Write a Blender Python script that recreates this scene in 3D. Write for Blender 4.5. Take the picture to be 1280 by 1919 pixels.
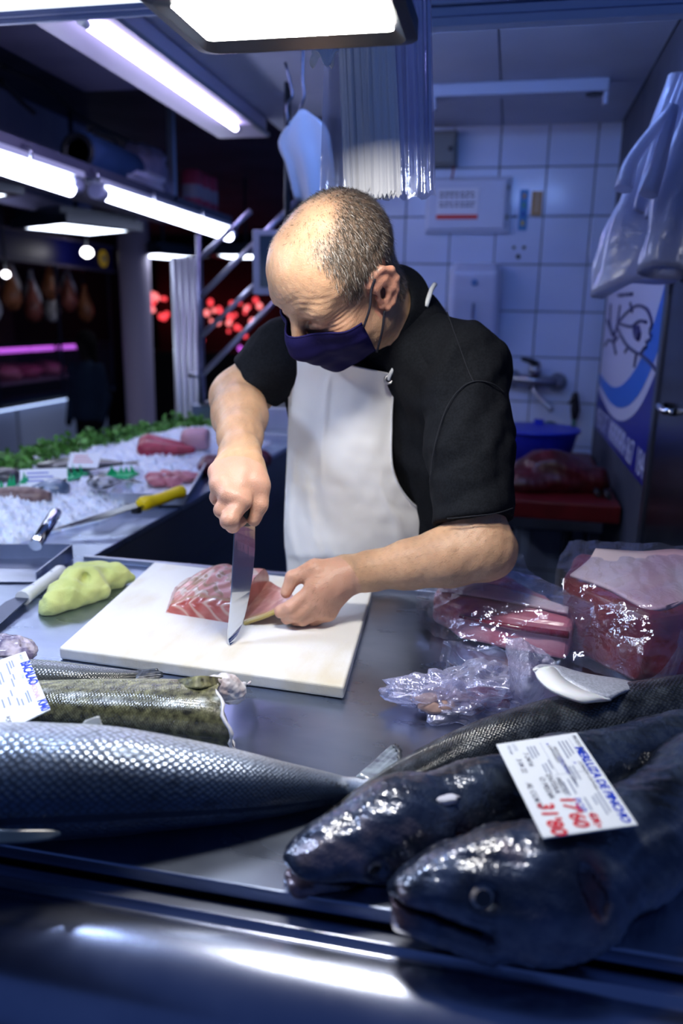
import bpy, bmesh, math, random
import numpy as np
from mathutils import Vector, Matrix
random.seed(7); rng = np.random.default_rng(7)
for o in list(bpy.data.objects): bpy.data.objects.remove(o)
SC = bpy.context.scene; COL = SC.collection
pi = math.pi

# ------------------------------------------------------------------ camera
F = 1460.; PITCH = math.radians(14.04); YAW = math.radians(11.67); ROLL = .019
CAM = np.array([0., 0., 1.42])
FW = np.array([-math.sin(YAW)*math.cos(PITCH), math.cos(YAW)*math.cos(PITCH), -math.sin(PITCH)])
_rt = np.array([math.cos(YAW), math.sin(YAW), 0.]); _up = np.cross(_rt, FW)
RT = _rt*math.cos(ROLL)+_up*math.sin(ROLL); UP = _up*math.cos(ROLL)-_rt*math.sin(ROLL)
cam = bpy.data.cameras.new('camera'); camo = bpy.data.objects.new('camera', cam); COL.objects.link(camo)
m = Matrix.Identity(4)
for i in range(3): m[i][0], m[i][1], m[i][2], m[i][3] = RT[i], UP[i], -FW[i], CAM[i]
camo.matrix_world = m
cam.sensor_fit = 'HORIZONTAL'; cam.sensor_width = 24.; cam.lens = F*24/1280; cam.clip_start = .02
cam.dof.use_dof = True; cam.dof.focus_distance = 1.09; cam.dof.aperture_fstop = 2.7
SC.camera = camo
# ------------------------------------------------------------------ light of the hall, exposure
wd = bpy.data.worlds.new('world'); SC.world = wd; wd.use_nodes = True
wd.node_tree.nodes['Background'].inputs[0].default_value = (.10, .19, .58, 1)
wd.node_tree.nodes['Background'].inputs[1].default_value = .30
SC.view_settings.view_transform = 'Standard'; SC.view_settings.look = 'None'
SC.view_settings.exposure = 0.; SC.view_settings.gamma = 1.; SC.view_settings.use_curve_mapping = False

# ------------------------------------------------------------------ helpers
def ray(u, v): return FW+RT*(u-640)/F-UP*(v-959.5)/F
def W(u, v, d): return CAM+ray(u, v)*d                 # a point at optical depth d
def PZ(u, v, z): r = ray(u, v); return CAM+r*(z-CAM[2])/r[2]
def PY(u, v, y): r = ray(u, v); return CAM+r*(y-CAM[1])/r[1]
def PX(u, v, x): r = ray(u, v); return CAM+r*(x-CAM[0])/r[0]

def empty(name, loc):
    o = bpy.data.objects.new(name, None); COL.objects.link(o); o.location = loc; o.empty_display_size = .05
    return o
def tag(o, label=None, cat=None, group=None, kind=None):
    if label: o['label'] = label
    if cat: o['category'] = cat
    if group: o['group'] = group
    if kind: o['kind'] = kind
    return o
def thing(name, label, cat, loc, group=None): return tag(empty(name, [float(a) for a in loc]), label, cat, group)
def link(name, me, mat=None, parent=None):
    o = bpy.data.objects.new(name, me); COL.objects.link(o)
    if mat is not None:
        for k in (mat if isinstance(mat, (list, tuple)) else [mat]): me.materials.append(k)
    if parent is not None:
        o.parent = parent
        q = parent; M4 = Matrix.Identity(4)
        while q is not None:
            M4 = q.matrix_parent_inverse @ Matrix.LocRotScale(q.location, q.rotation_euler, q.scale) @ M4 if q.parent else Matrix.LocRotScale(q.location, q.rotation_euler, q.scale) @ M4
            q = q.parent
        o.matrix_parent_inverse = M4.inverted()
    return o
def npmesh(name, V, Q, smooth=True, uv=None, col=None, mi=None, attrs=None):
    """V (n,3); Q list of (k,3|4) int arrays"""
    V = np.asarray(V, np.float32); Q = [np.asarray(q, np.int32) for q in (Q if isinstance(Q, list) else [Q]) if len(q)]
    me = bpy.data.meshes.new(name); me.vertices.add(len(V)); me.vertices.foreach_set('co', V.ravel())
    lv = np.concatenate([q.ravel() for q in Q]); lt = np.concatenate([np.full(len(q), q.shape[1], np.int32) for q in Q])
    ls = np.concatenate([[0], np.cumsum(lt)[:-1]]).astype(np.int32)
    me.loops.add(len(lv)); me.loops.foreach_set('vertex_index', lv)
    me.polygons.add(len(lt)); me.polygons.foreach_set('loop_start', ls); me.polygons.foreach_set('loop_total', lt)
    me.polygons.foreach_set('use_smooth', np.full(len(lt), smooth))
    if mi is not None: me.polygons.foreach_set('material_index', np.asarray(mi, np.int32))
    if uv is not None:
        l = me.uv_layers.new(name='UVMap'); l.data.foreach_set('uv', np.asarray(uv, np.float32)[lv].ravel())
    if col is not None:
        c = np.ones((len(V), 4), np.float32); c[:, :3] = col
        a = me.color_attributes.new('Col', 'FLOAT_COLOR', 'POINT'); a.data.foreach_set('color', c.ravel())
    for k, val in (attrs or {}).items():
        a = me.attributes.new(k, 'FLOAT', 'POINT'); a.data.foreach_set('value', np.asarray(val, np.float32))
    me.update(calc_edges=True); me.validate()
    return me

class MB:
    """collects shapes into one mesh"""
    def __init__(s): s.v = []; s.f = []; s.n = 0; s.sm = []
    def add(s, V, faces, smooth=False):
        V = [tuple(map(float, p)) for p in V]
        s.f += [[i+s.n for i in f] for f in faces]; s.sm += [smooth]*len(faces); s.v += V; s.n += len(V); return s
    def box(s, lo, hi, bev=0.):
        (a, b, c), (d, e, f) = lo, hi
        return s.hexa([(a,b,c),(d,b,c),(d,e,c),(a,e,c),(a,b,f),(d,b,f),(d,e,f),(a,e,f)])
    def hexa(s, p): return s.add(p, [(3,2,1,0),(4,5,6,7),(0,1,5,4),(1,2,6,5),(2,3,7,6),(3,0,4,7)])
    def tube(s, pts, r, n=10, cap=True, squash=None):
        pts = [np.asarray(p, float) for p in pts]; rs = r if hasattr(r, '__len__') else [r]*len(pts)
        V = []; ref = None
        for i, p in enumerate(pts):
            t = pts[min(i+1, len(pts)-1)]-pts[max(i-1, 0)]; t = t/(np.linalg.norm(t)+1e-12)
            if ref is None: ref = np.array([0, 0, 1.]) if abs(t[2]) < .9 else np.array([1., 0, 0])
            a = np.cross(ref, t); a /= np.linalg.norm(a)+1e-12; b = np.cross(t, a); ref = b
            for k in range(n):
                w = 2*pi*k/n; V.append(p+(a*math.cos(w)+b*math.sin(w))*rs[i])
        fs = [(i*n+k, i*n+(k+1) % n, (i+1)*n+(k+1) % n, (i+1)*n+k) for i in range(len(pts)-1) for k in range(n)]
        s.add(V, fs, True)
        if cap:
            o = s.n-len(V); s.f += [[o+k for k in range(n)][::-1], [s.n-n+k for k in range(n)]]; s.sm += [False]*2
        return s
    def lathe(s, c, prof, n=20, axis=2):
        """prof: (radius, height) list"""
        V = []; c = np.asarray(c, float)
        for r, h in prof:
            for k in range(n):
                w = 2*pi*k/n; q = [r*math.cos(w), r*math.sin(w), h]; q = q if axis == 2 else ([q[0], -q[2], q[1]] if axis == 1 else [q[2], q[0], q[1]])
                V.append(c+q)
        L = len(prof)
        s.add(V, [(i*n+k, i*n+(k+1) % n, (i+1)*n+(k+1) % n, (i+1)*n+k) for i in range(L-1) for k in range(n)], True)
        o = s.n-len(V); s.f += [[o+k for k in range(n)][::-1], [s.n-n+k for k in range(n)]]; s.sm += [False]*2
        return s
    def prism(s, poly, d):
        poly = [np.asarray(p, float) for p in poly]; n = len(poly); d = np.asarray(d, float)
        return s.add(poly+[p+d for p in poly], [list(range(n))[::-1], list(range(n, 2*n))]+[(i, (i+1) % n, (i+1) % n+n, i+n) for i in range(n)])
    def mesh(s, name):
        me = bpy.data.meshes.new(name); me.from_pydata(s.v, [], s.f); me.polygons.foreach_set('use_smooth', s.sm); me.update()
        bm = bmesh.new(); bm.from_mesh(me); bmesh.ops.recalc_face_normals(bm, faces=bm.faces); bm.to_mesh(me); bm.free()
        return me
    def obj(s, name, mat, parent=None, bev=0., seg=2):
        o = link(name, s.mesh(name), mat, parent)
        if bev:
            b = o.modifiers.new('bevel', 'BEVEL'); b.width = bev; b.segments = seg; b.limit_method = 'ANGLE'; b.angle_limit = .6
        return o
def box(name, lo, hi, mat, parent=None, bev=0.): return MB().box(lo, hi).obj(name, mat, parent, bev)

def grid(name, P, mat, parent=None, uv=True, thick=0., closed_u=False, smooth=True, sub=0, attrs=None, col=None):
    """P (rows, cols, 3) sheet"""
    P = np.asarray(P, float); R, C = P.shape[:2]
    idx = np.arange(R*C).reshape(R, C)
    if closed_u: idx = np.concatenate([idx, idx[:, :1]], 1)
    q = np.stack([idx[:-1, :-1], idx[:-1, 1:], idx[1:, 1:], idx[1:, :-1]], -1).reshape(-1, 4)
    u, v = np.meshgrid(np.linspace(0, 1, C), np.linspace(0, 1, R))
    o = link(name, npmesh(name, P.reshape(-1, 3), q, smooth, uv=np.stack([u, v], -1).reshape(-1, 2), col=col, attrs=attrs), mat, parent)
    if sub:
        sm = o.modifiers.new('sub', 'SUBSURF'); sm.levels = sm.render_levels = sub
    if thick:
        s = o.modifiers.new('solid', 'SOLIDIFY'); s.thickness = thick; s.offset = 0
    return o
def cubic(xs, ys, x):
    """monotone-ish smooth interpolation of vectors ys at xs"""
    xs = np.asarray(xs, float); ys = np.asarray(ys, float); x = np.clip(np.asarray(x, float), xs[0], xs[-1])
    d = np.gradient(ys, xs, axis=0); i = np.clip(np.searchsorted(xs, x)-1, 0, len(xs)-2)
    h = xs[i+1]-xs[i]; t = (x-xs[i])/h
    sh = (slice(None),)+(None,)*(ys.ndim-1); t = t[sh]; h = h[sh]
    return (2*t**3-3*t**2+1)*ys[i]+(t**3-2*t**2+t)*h*d[i]+(-2*t**3+3*t**2)*ys[i+1]+(t**3-t**2)*h*d[i+1]
def patch(ctrl, nr, nc):
    """smooth resample of a control grid (R,C,3) to (nr,nc,3)"""
    c = np.asarray(ctrl, float); a = cubic(np.linspace(0, 1, c.shape[0]), c, np.linspace(0, 1, nr))
    return np.swapaxes(cubic(np.linspace(0, 1, c.shape[1]), np.swapaxes(a, 0, 1), np.linspace(0, 1, nc)), 0, 1)
def vnoise(P, scale, seed=0, octs=2):
    """smooth pseudo noise, about -1..1"""
    P = np.asarray(P)*scale; r = np.random.default_rng(seed); out = 0; amp = 1.
    for o in range(octs):
        for k in range(5):
            w = r.normal(size=3); w /= np.linalg.norm(w); out = out+amp*np.sin(P@(w*2.1*(1+.35*k))*2**o+r.uniform(0, 6.3))/3.2
        amp *= .5
    return out

# ------------------------------------------------------------------ materials
def mat(name, c=(.5, .5, .5), rough=.5, metal=0., c2=None, ns=20., nd=4., nlo=.4, nhi=.6, bump=0., bs=60., bdet=3., attr=False, emit=0., ec=None, spec=.5,
        sss=0., sssr=(.01, .004, .002), alpha=1., trans=0., coat=0., coord='Object', stretch=(1, 1, 1), sheen=0., ior=1.45, rn=0.):
    M = bpy.data.materials.new(name); M.use_nodes = True; N = M.node_tree; b = N.nodes['Principled BSDF']; L = N.links.new
    b.inputs['Base Color'].default_value = (*c, 1); b.inputs['Roughness'].default_value = rough; b.inputs['Metallic'].default_value = metal
    b.inputs['Specular IOR Level'].default_value = spec; b.inputs['IOR'].default_value = ior
    tc = N.nodes.new('ShaderNodeTexCoord'); mp = N.nodes.new('ShaderNodeMapping'); mp.inputs['Scale'].default_value = stretch
    L(tc.outputs[coord], mp.inputs[0])
    base = None
    if attr:
        a = N.nodes.new('ShaderNodeAttribute'); a.attribute_name = 'Col'; base = a.outputs['Color']
    if c2 is not None:
        n = N.nodes.new('ShaderNodeTexNoise'); n.inputs['Scale'].default_value = ns; n.inputs['Detail'].default_value = nd; L(mp.outputs[0], n.inputs['Vector'])
        r = N.nodes.new('ShaderNodeMapRange'); r.inputs[1].default_value = nlo; r.inputs[2].default_value = nhi; L(n.outputs[0], r.inputs[0])
        x = N.nodes.new('ShaderNodeMix'); x.data_type = 'RGBA'; L(r.outputs[0], x.inputs[0]); x.inputs[6].default_value = (*c, 1); x.inputs[7].default_value = (*c2, 1)
        if attr:
            x.blend_type = 'MULTIPLY'; L(base, x.inputs[6]); 
        base = x.outputs[2]
        if rn:
            q = N.nodes.new('ShaderNodeMapRange'); q.inputs[3].default_value = rough-rn; q.inputs[4].default_value = rough+rn; L(n.outputs[0], q.inputs[0]); L(q.outputs[0], b.inputs['Roughness'])
    if base is not None: L(base, b.inputs['Base Color'])
    if bump:
        n2 = N.nodes.new('ShaderNodeTexNoise'); n2.inputs['Scale'].default_value = bs; n2.inputs['Detail'].default_value = bdet; L(mp.outputs[0], n2.inputs['Vector'])
        bp = N.nodes.new('ShaderNodeBump'); bp.inputs['Strength'].default_value = bump; bp.inputs['Distance'].default_value = .002; L(n2.outputs[0], bp.inputs['Height']); L(bp.outputs[0], b.inputs['Normal']); L(bp.outputs[0], b.inputs['Coat Normal'])
    if emit:
        b.inputs['Emission Color'].default_value = (*(ec or c), 1); b.inputs['Emission Strength'].default_value = emit
    if sss:
        b.inputs['Subsurface Weight'].default_value = sss; b.inputs['Subsurface Radius'].default_value = sssr; b.inputs['Subsurface Scale'].default_value = 1.
    b.inputs['Alpha'].default_value = alpha; b.inputs['Transmission Weight'].default_value = trans; b.inputs['Coat Weight'].default_value = coat; b.inputs['Coat Roughness'].default_value = .12
    b.inputs['Sheen Weight'].default_value = sheen
    return M
def film(name, tint=(.75, .82, 1.), clear=.75, rough=.12, white=.3, bump=.6, bs=40.):
    """thin clear plastic: see-through with gloss and a little milky haze"""
    M = bpy.data.materials.new(name); M.use_nodes = True; N = M.node_tree; L = N.links.new; N.nodes.remove(N.nodes['Principled BSDF']); out = N.nodes['Material Output']
    tr = N.nodes.new('ShaderNodeBsdfTransparent'); tr.inputs[0].default_value = (.96, .97, 1, 1)
    gl = N.nodes.new('ShaderNodeBsdfGlossy'); gl.inputs['Roughness'].default_value = rough; gl.inputs[0].default_value = (*tint, 1)
    df = N.nodes.new('ShaderNodeBsdfTranslucent'); df.inputs[0].default_value = (*tint, 1)
    d2 = N.nodes.new('ShaderNodeBsdfDiffuse'); d2.inputs[0].default_value = (*tint, 1)
    tc = N.nodes.new('ShaderNodeTexCoord'); n = N.nodes.new('ShaderNodeTexNoise'); n.inputs['Scale'].default_value = bs; n.inputs['Detail'].default_value = 4; n.inputs['Distortion'].default_value = 1.5; L(tc.outputs['Object'], n.inputs[0])
    bp = N.nodes.new('ShaderNodeBump'); bp.inputs['Strength'].default_value = bump; bp.inputs['Distance'].default_value = .004; L(n.outputs[0], bp.inputs['Height'])
    for s in (gl, d2, df): L(bp.outputs[0], s.inputs['Normal'])
    fr = N.nodes.new('ShaderNodeLayerWeight'); fr.inputs[0].default_value = .35; L(bp.outputs[0], fr.inputs['Normal'])
    a = N.nodes.new('ShaderNodeMixShader'); a.inputs[0].default_value = .5; L(df.outputs[0], a.inputs[1]); L(d2.outputs[0], a.inputs[2])
    b = N.nodes.new('ShaderNodeMixShader'); b.inputs[0].default_value = white; L(gl.outputs[0], b.inputs[1]); L(a.outputs[0], b.inputs[2])
    mr = N.nodes.new('ShaderNodeMapRange'); mr.inputs[3].default_value = 1-clear; mr.inputs[4].default_value = min(1, 1.35-clear); L(fr.outputs['Facing'], mr.inputs[0])
    c = N.nodes.new('ShaderNodeMixShader'); L(mr.outputs[0], c.inputs[0]); L(tr.outputs[0], c.inputs[1]); L(b.outputs[0], c.inputs[2]); L(c.outputs[0], out.inputs[0])
    return M
def text(name, body, size, origin, xdir, ydir, mat, parent, align='LEFT', bold=0., space=1., lift=.0006):
    """flat lettering laid on a surface as mesh"""
    cu = bpy.data.curves.new('t', 'FONT'); cu.body = body; cu.size = size; cu.align_x = align; cu.offset = bold; cu.space_character = space; cu.resolution_u = 2
    t = bpy.data.objects.new('t', cu); COL.objects.link(t)
    me = bpy.data.meshes.new_from_object(t.evaluated_get(bpy.context.evaluated_depsgraph_get())); bpy.data.objects.remove(t); me.materials.clear()
    x = np.asarray(xdir, float); x = x/np.linalg.norm(x); y = np.asarray(ydir, float); y = y-x*(x@y); y /= np.linalg.norm(y); n = np.cross(x, y)
    co = np.zeros(len(me.vertices)*3); me.vertices.foreach_get('co', co); co = co.reshape(-1, 3)
    co = np.asarray(origin)+co[:, :1]*x+co[:, 1:2]*y+n*lift
    me.vertices.foreach_set('co', co.ravel()); me.update(); me.name = name
    return link(name, me, mat, parent)

# ------------------------------------------------------------------ signed distance fields -> one continuous surface
class SDF:
    def __init__(s): s.ops = []
    def ell(s, c, r, rot=None, k=.012, sub=False): s.ops.append(('e', np.asarray(c, float), np.asarray(r, float)*np.ones(3), None if rot is None else np.asarray(rot, float), k, sub)); return s
    def cap(s, a, b, ra, rb=None, k=.012, flat=None, f=1., sub=False): s.ops.append(('c', np.asarray(a, float), np.asarray(b, float), ra, ra if rb is None else rb, flat, f, k, sub)); return s
    def chain(s, pts, rs, k=.01, **kw):
        for i in range(len(pts)-1): s.cap(pts[i], pts[i+1], rs[i], rs[i+1], k=k, **kw)
        return s
    def half(s, p, n, k=.004): s.ops.append(('h', np.asarray(p, float), np.asarray(n, float)/np.linalg.norm(n), k)); return s   # cut away the side n points to
    def bounds(s):
        lo = np.full(3, 9.); hi = -lo
        for o in s.ops:
            l, h = s._bb(o)
            if l is not None and not o[-1] is True: lo = np.minimum(lo, l); hi = np.maximum(hi, h)
        return lo, hi
    def _bb(s, o):
        if o[0] == 'e': r = max(o[2]); return o[1]-r, o[1]+r
        if o[0] == 'c': r = max(o[3], o[4])*max(1, o[6]); return np.minimum(o[1], o[2])-r, np.maximum(o[1], o[2])+r
        return None, None
    def mesh(s, h, lo=None, hi=None, far=.03, warp=None):
        a, b = s.bounds(); lo = np.asarray(a-.01 if lo is None else lo, float); hi = np.asarray(b+.01 if hi is None else hi, float)
        n = np.ceil((hi-lo)/h).astype(int)+1; ax = [(lo[i]+h*np.arange(n[i])).astype(np.float32) for i in range(3)]
        v = np.full(n, far, np.float32)
        for o in s.ops:
            if o[0] == 'h':
                d = ((ax[0]-o[1][0])*o[2][0])[:, None, None]+((ax[1]-o[1][1])*o[2][1])[None, :, None]+((ax[2]-o[1][2])*o[2][2])[None, None, :]
                k = o[3]; hh = np.maximum(k-np.abs(v-d), 0)/k; v = np.maximum(v, d)+hh*hh*k*.25; continue
            l, g = s._bb(o); k = o[-2]; pad = far+k
            i0 = np.clip(np.floor((l-pad-lo)/h).astype(int), 0, n); i1 = np.clip(np.ceil((g+pad-lo)/h).astype(int)+1, 0, n)
            if np.any(i1 <= i0): continue
            sl = tuple(slice(i0[i], i1[i]) for i in range(3))
            p = np.stack(np.meshgrid(*[ax[i][sl[i]] for i in range(3)], indexing='ij'), -1)
            if o[0] == 'e':
                p = p-o[1].astype(np.float32)
                if o[3] is not None: p = p@o[3].astype(np.float32)      # columns of rot are the local axes
                r = o[2].astype(np.float32); k0 = np.linalg.norm(p/r, axis=-1); k1 = np.linalg.norm(p/(r*r), axis=-1)+1e-6; d = k0*(k0-1)/k1
            else:
                A, B = o[1].astype(np.float32), o[2].astype(np.float32); ba = B-A; w = p-A; t = np.clip(w@ba/(ba@ba+1e-12), 0, 1)
                w = w-t[..., None]*ba; rr = o[3]+(o[4]-o[3])*t
                if o[5] is not None:
                    nn = np.asarray(o[5], np.float32); nn = nn/np.linalg.norm(nn); w = w+nn*((w@nn)*(1/o[6]-1))[..., None]
                    d = (np.linalg.norm(w, axis=-1)-rr)*min(o[6], 1)
                else: d = np.linalg.norm(w, axis=-1)-rr
            c = v[sl]
            if o[-1]: d = -d; hh = np.maximum(k-np.abs(c-d), 0)/k; v[sl] = np.maximum(c, d)+hh*hh*k*.25
            else: hh = np.maximum(k-np.abs(c-d), 0)/k; v[sl] = np.minimum(c, d)-hh*hh*k*.25
        return nets(v, lo, h)
def nets(v, lo, h):
    s = v < 0
    c = sum(s[i:s.shape[0]-1+i, j:s.shape[1]-1+j, k:s.shape[2]-1+k].astype(np.int8) for i in (0, 1) for j in (0, 1) for k in (0, 1))
    act = (c > 0) & (c < 8); idx = np.full(act.shape, -1, np.int64); cells = np.argwhere(act); idx[act] = np.arange(len(cells))
    P = np.zeros((len(cells), 3)); cnt = np.zeros(len(cells))
    cor = [(i, j, k) for i in (0, 1) for j in (0, 1) for k in (0, 1)]
    val = {q: v[cells[:, 0]+q[0], cells[:, 1]+q[1], cells[:, 2]+q[2]] for q in cor}
    for a in cor:
        for d in range(3):
            if a[d] == 0:
                b = list(a); b[d] = 1; b = tuple(b); va, vb = val[a], val[b]; mk = (va < 0) != (vb < 0)
                t = va[mk]/(va[mk]-vb[mk]); q = np.tile(np.array(a, float), (mk.sum(), 1)); q[:, d] = t; P[mk] += q; cnt[mk] += 1
    V = lo+(cells+P/np.maximum(cnt, 1)[:, None])*h
    Q = []
    for d in range(3):
        e, g = [(1, 2), (2, 0), (0, 1)][d]
        sa = np.take(s, range(s.shape[d]-1), d); sb = np.take(s, range(1, s.shape[d]), d)
        for flip in (0, 1):
            w = np.argwhere(sa & ~sb if flip == 0 else ~sa & sb)
            ok = (w[:, e] > 0) & (w[:, g] > 0) & (w[:, e] < s.shape[e]-1) & (w[:, g] < s.shape[g]-1); w = w[ok]
            if not len(w): continue
            def at(de, dg):
                q = w.copy(); q[:, e] -= de; q[:, g] -= dg; return idx[q[:, 0], q[:, 1], q[:, 2]]
            f = np.stack([at(1, 1), at(0, 1), at(0, 0), at(1, 0)], 1)
            Q.append(f if flip == 0 else f[:, ::-1])
    return V, np.concatenate(Q)
def smoothv(V, Q, it=2, lam=.5):
    """laplacian smoothing"""
    e = np.concatenate([Q[:, [i, (i+1) % 4]] for i in range(4)]); n = len(V)
    for _ in range(it):
        acc = np.zeros_like(V); ct = np.zeros(n)
        for a, b in ((0, 1), (1, 0)):
            for k in range(3): acc[:, k] += np.bincount(e[:, a], V[e[:, b], k], n)
            ct += np.bincount(e[:, a], minlength=n)
        V = V+lam*(acc/np.maximum(ct, 1)[:, None]-V)
    return V
def normals(V, Q):
    fn = np.cross(V[Q[:, 2]]-V[Q[:, 0]], V[Q[:, 3]]-V[Q[:, 1]]); n = np.zeros_like(V)
    for i in range(4):
        for k in range(3): n[:, k] += np.bincount(Q[:, i], fn[:, k], len(V))
    return n/(np.linalg.norm(n, axis=1)[:, None]+1e-12)
# ------------------------------------------------------------------ shared materials
STEEL = mat('brushed_steel', (.42, .46, .56), .30, 1., c2=(.50, .54, .66), ns=6, stretch=(1, 8, 1), bump=.05, bs=160, rn=.06)
STEELTOP = mat('scratched_steel', (.29, .35, .49), .29, 1., c2=(.36, .42, .56), ns=4, nlo=.3, nhi=.7, stretch=(2.5, 6, 2), bump=.045, bs=160, rn=.07)
STEELD = mat('dark_steel', (.10, .12, .18), .35, 1., bump=.05)
RAILM = mat('rail_steel', (.34, .38, .50), .24, 1., c2=(.40, .44, .56), ns=9, bump=.03, bs=60, rn=.05)
CHROME = mat('chrome', (.75, .78, .85), .12, 1.)
BLACKP = mat('black_plastic', (.012, .014, .02), .4)
BLACKM = mat('black_metal', (.012, .02, .035), .35, .2)
WHITEP = mat('white_plastic', (.72, .75, .82), .35)
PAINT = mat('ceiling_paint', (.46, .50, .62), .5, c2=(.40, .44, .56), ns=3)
TILE = mat('white_tile', (.56, .65, .84), .18, c2=(.52, .61, .82), ns=4, coat=.2)
GROUT = mat('grout', (.16, .18, .24), .8)
NAVYW = mat('dark_wall', (.05, .06, .09), .6, c2=(.03, .04, .07), ns=5)
FLOORM = mat('wet_floor', (.035, .04, .06), .3, c2=(.02, .025, .04), ns=4)
def glow(name, c, s):
    return mat(name, (.8, .8, .8), .4, emit=s, ec=c)
FLOOD = glow('flood_light', (1., .955, .89), 104.)
FLOODB = glow('flood_light_cool', (.60, .72, 1.), 100.)
LEDSQ = glow('aisle_led', (.75, .83, 1.), 9.)
TUBEV = glow('violet_white_tube', (.66, .58, 1.), 30.)
TUBEW = glow('white_tube', (.70, .74, 1.), 18.)
FASCIA_GLOW = glow('fascia_painted_glow', (.80, .88, 1.), 1.6)  # emission stands in for lamp light falling on the white fascia
PURPLE = glow('purple_strip', (.75, .12, 1.), 1.1)
REDL = glow('red_lamp', (1., .05, .06), 1.5)

def struct(o): o['kind'] = 'structure'; return o
# floors, walls, ceilings
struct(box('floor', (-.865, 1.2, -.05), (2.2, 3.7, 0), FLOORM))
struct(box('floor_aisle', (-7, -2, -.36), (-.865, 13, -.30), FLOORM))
YB = 3.65
wb = struct(box('wall_back', (-.78, YB+.012, -.05), (.5, YB+.1, 2.3), GROUT))
tm = MB().box((-.0965, 0, -.0965), (.0965, .011, .0965)).mesh('tile'); tm.materials.append(TILE)
for i in range(6):
    for k in range(12):
        o = link('tile', tm, None, wb); o.location = (-.191-.198*3+.198*i+.198, YB+.001+random.uniform(0, .0012), 1.064+.099-.198*6+.198*k)
        b = o.modifiers.new('bevel', 'BEVEL'); b.width = .002; b.segments = 1
struct(box('wall_right', (.395, 2.205, -.05), (.5, YB+.1, 2.4), NAVYW))
cl = struct(box('ceiling', (-1.06, 1.9, 2.235), (.5, YB+.1, 2.30), GROUT))
for x0, x1 in ((-1.055, -.60), (-.595, -.093), (-.087, .39)):
    for y0, y1 in ((1.95, 2.5), (2.504, 3.05), (3.054, YB)):
        box('ceiling_panel', (x0, y0, 2.218), (x1, y1, 2.236), PAINT, cl)
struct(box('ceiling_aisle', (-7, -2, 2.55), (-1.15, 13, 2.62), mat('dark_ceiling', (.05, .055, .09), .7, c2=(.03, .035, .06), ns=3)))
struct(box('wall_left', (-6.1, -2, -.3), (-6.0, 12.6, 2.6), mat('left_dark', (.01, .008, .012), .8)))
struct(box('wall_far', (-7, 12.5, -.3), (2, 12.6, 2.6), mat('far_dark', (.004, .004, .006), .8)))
struct(box('wall_behind_shelf', (-2.75, 2.0, 1.98), (-2.70, 4.9, 2.55), mat('shelf_back_wall', (.32, .31, .44), .6, c2=(.26, .25, .38), ns=3)))
# beam over the corner with its violet tube
bmo = struct(box('trim_1', (-1.27, 1.6, 2.15), (-1.06, 3.42, 2.40), mat('beam_paint', (.50, .47, .62), .45)))
box('beam_lip', (-1.062, 1.6, 2.150), (-1.045, 3.42, 2.165), mat('beam_lip_grey', (.22, .24, .3), .5), bmo)
struct(box('trim_2', (-1.9, 1.6, 2.36), (-1.27, 3.45, 2.39), mat('soffit_panel', (.30, .28, .42), .6, c2=(.24, .23, .36), ns=3)))
struct(box('trim_3', (-.90, 3.42, 1.9), (-.78, 3.75, 2.3), mat('corner_post', (.02, .02, .03), .6)))

def tube_light(name, a, b, r, label, glowm, house=None, group='strip lights'):
    a, b = np.asarray(a, float), np.asarray(b, float); t = thing(name, label, 'tube light', a, group); d = (b-a)/np.linalg.norm(b-a)
    MB().tube([a+d*.03, b-d*.03], r, 14).obj('tube', glowm, t)
    for p, q in ((a, a+d*.035), (b-d*.035, b)): MB().tube([p, q], r*1.12, 14).obj('end_cap', WHITEP, t)
    if house:
        lo = np.minimum(a, b)+np.array(house[0]); hi = np.maximum(a, b)+np.array(house[1]); box('housing', lo, hi, WHITEP, t, .003)
    return t
tube_light('tube_light', (-1.115, 2.02, 2.135), (-1.115, 3.22, 2.135), .0105, 'thin lit tube light along the violet beam above the shelf', TUBEV)
# shelf over the left counter with its two tubes
sh = thing('overhead_shelf', 'dark overhead shelf hung on a metal strap above the ice display', 'shelf', (-1.75, 3.2, 1.93))
box('shelf_board', (-2.15, 1.5, 1.955), (-1.70, 4.75, 1.975), mat('shelf_board_dark', (.05, .05, .08), .5), sh)
box('front_rail', (-1.71, 1.5, 1.945), (-1.69, 4.75, 1.995), mat('shelf_rail', (.10, .10, .16), .4, .3), sh)
for y in (2.05, 3.9): box('hanger_strap', (-1.72, y, 1.97), (-1.69, y+.035, 2.55), STEEL, sh)
for y in (2.62, 3.08, 3.6, 4.2):
    MB().tube([(-1.69, y, 1.975), (-1.66, y, 1.965), (-1.66, y, 1.93)], .006, 6).obj('clip', CHROME, sh)
for (a, b, l) in (((-1.70, 1.6), (-1.70, 2.99), 'nearer bright tube light under the overhead shelf'), ((-1.70, 3.12), (-1.70, 4.78), 'farther bright tube light under the overhead shelf')):
    t = thing('tube_light', l, 'tube light', (a[0], a[1], 1.9), 'strip lights')
    MB().tube([(a[0], a[1]+.06, 1.902), (b[0], b[1]-.06, 1.880)], .026, 16).obj('tube', TUBEW, t)
    for y0, y1 in ((a[1], a[1]+.07), (b[1]-.07, b[1])): MB().tube([(a[0], y0, 1.902), (a[0], y1, 1.90)], .030, 16).obj('end_cap', mat('frosted_cap', (.4, .43, .6), .3), t)
    box('housing', (-1.735, a[1], 1.928), (-1.665, b[1], 1.952), WHITEP, t, .003)
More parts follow.
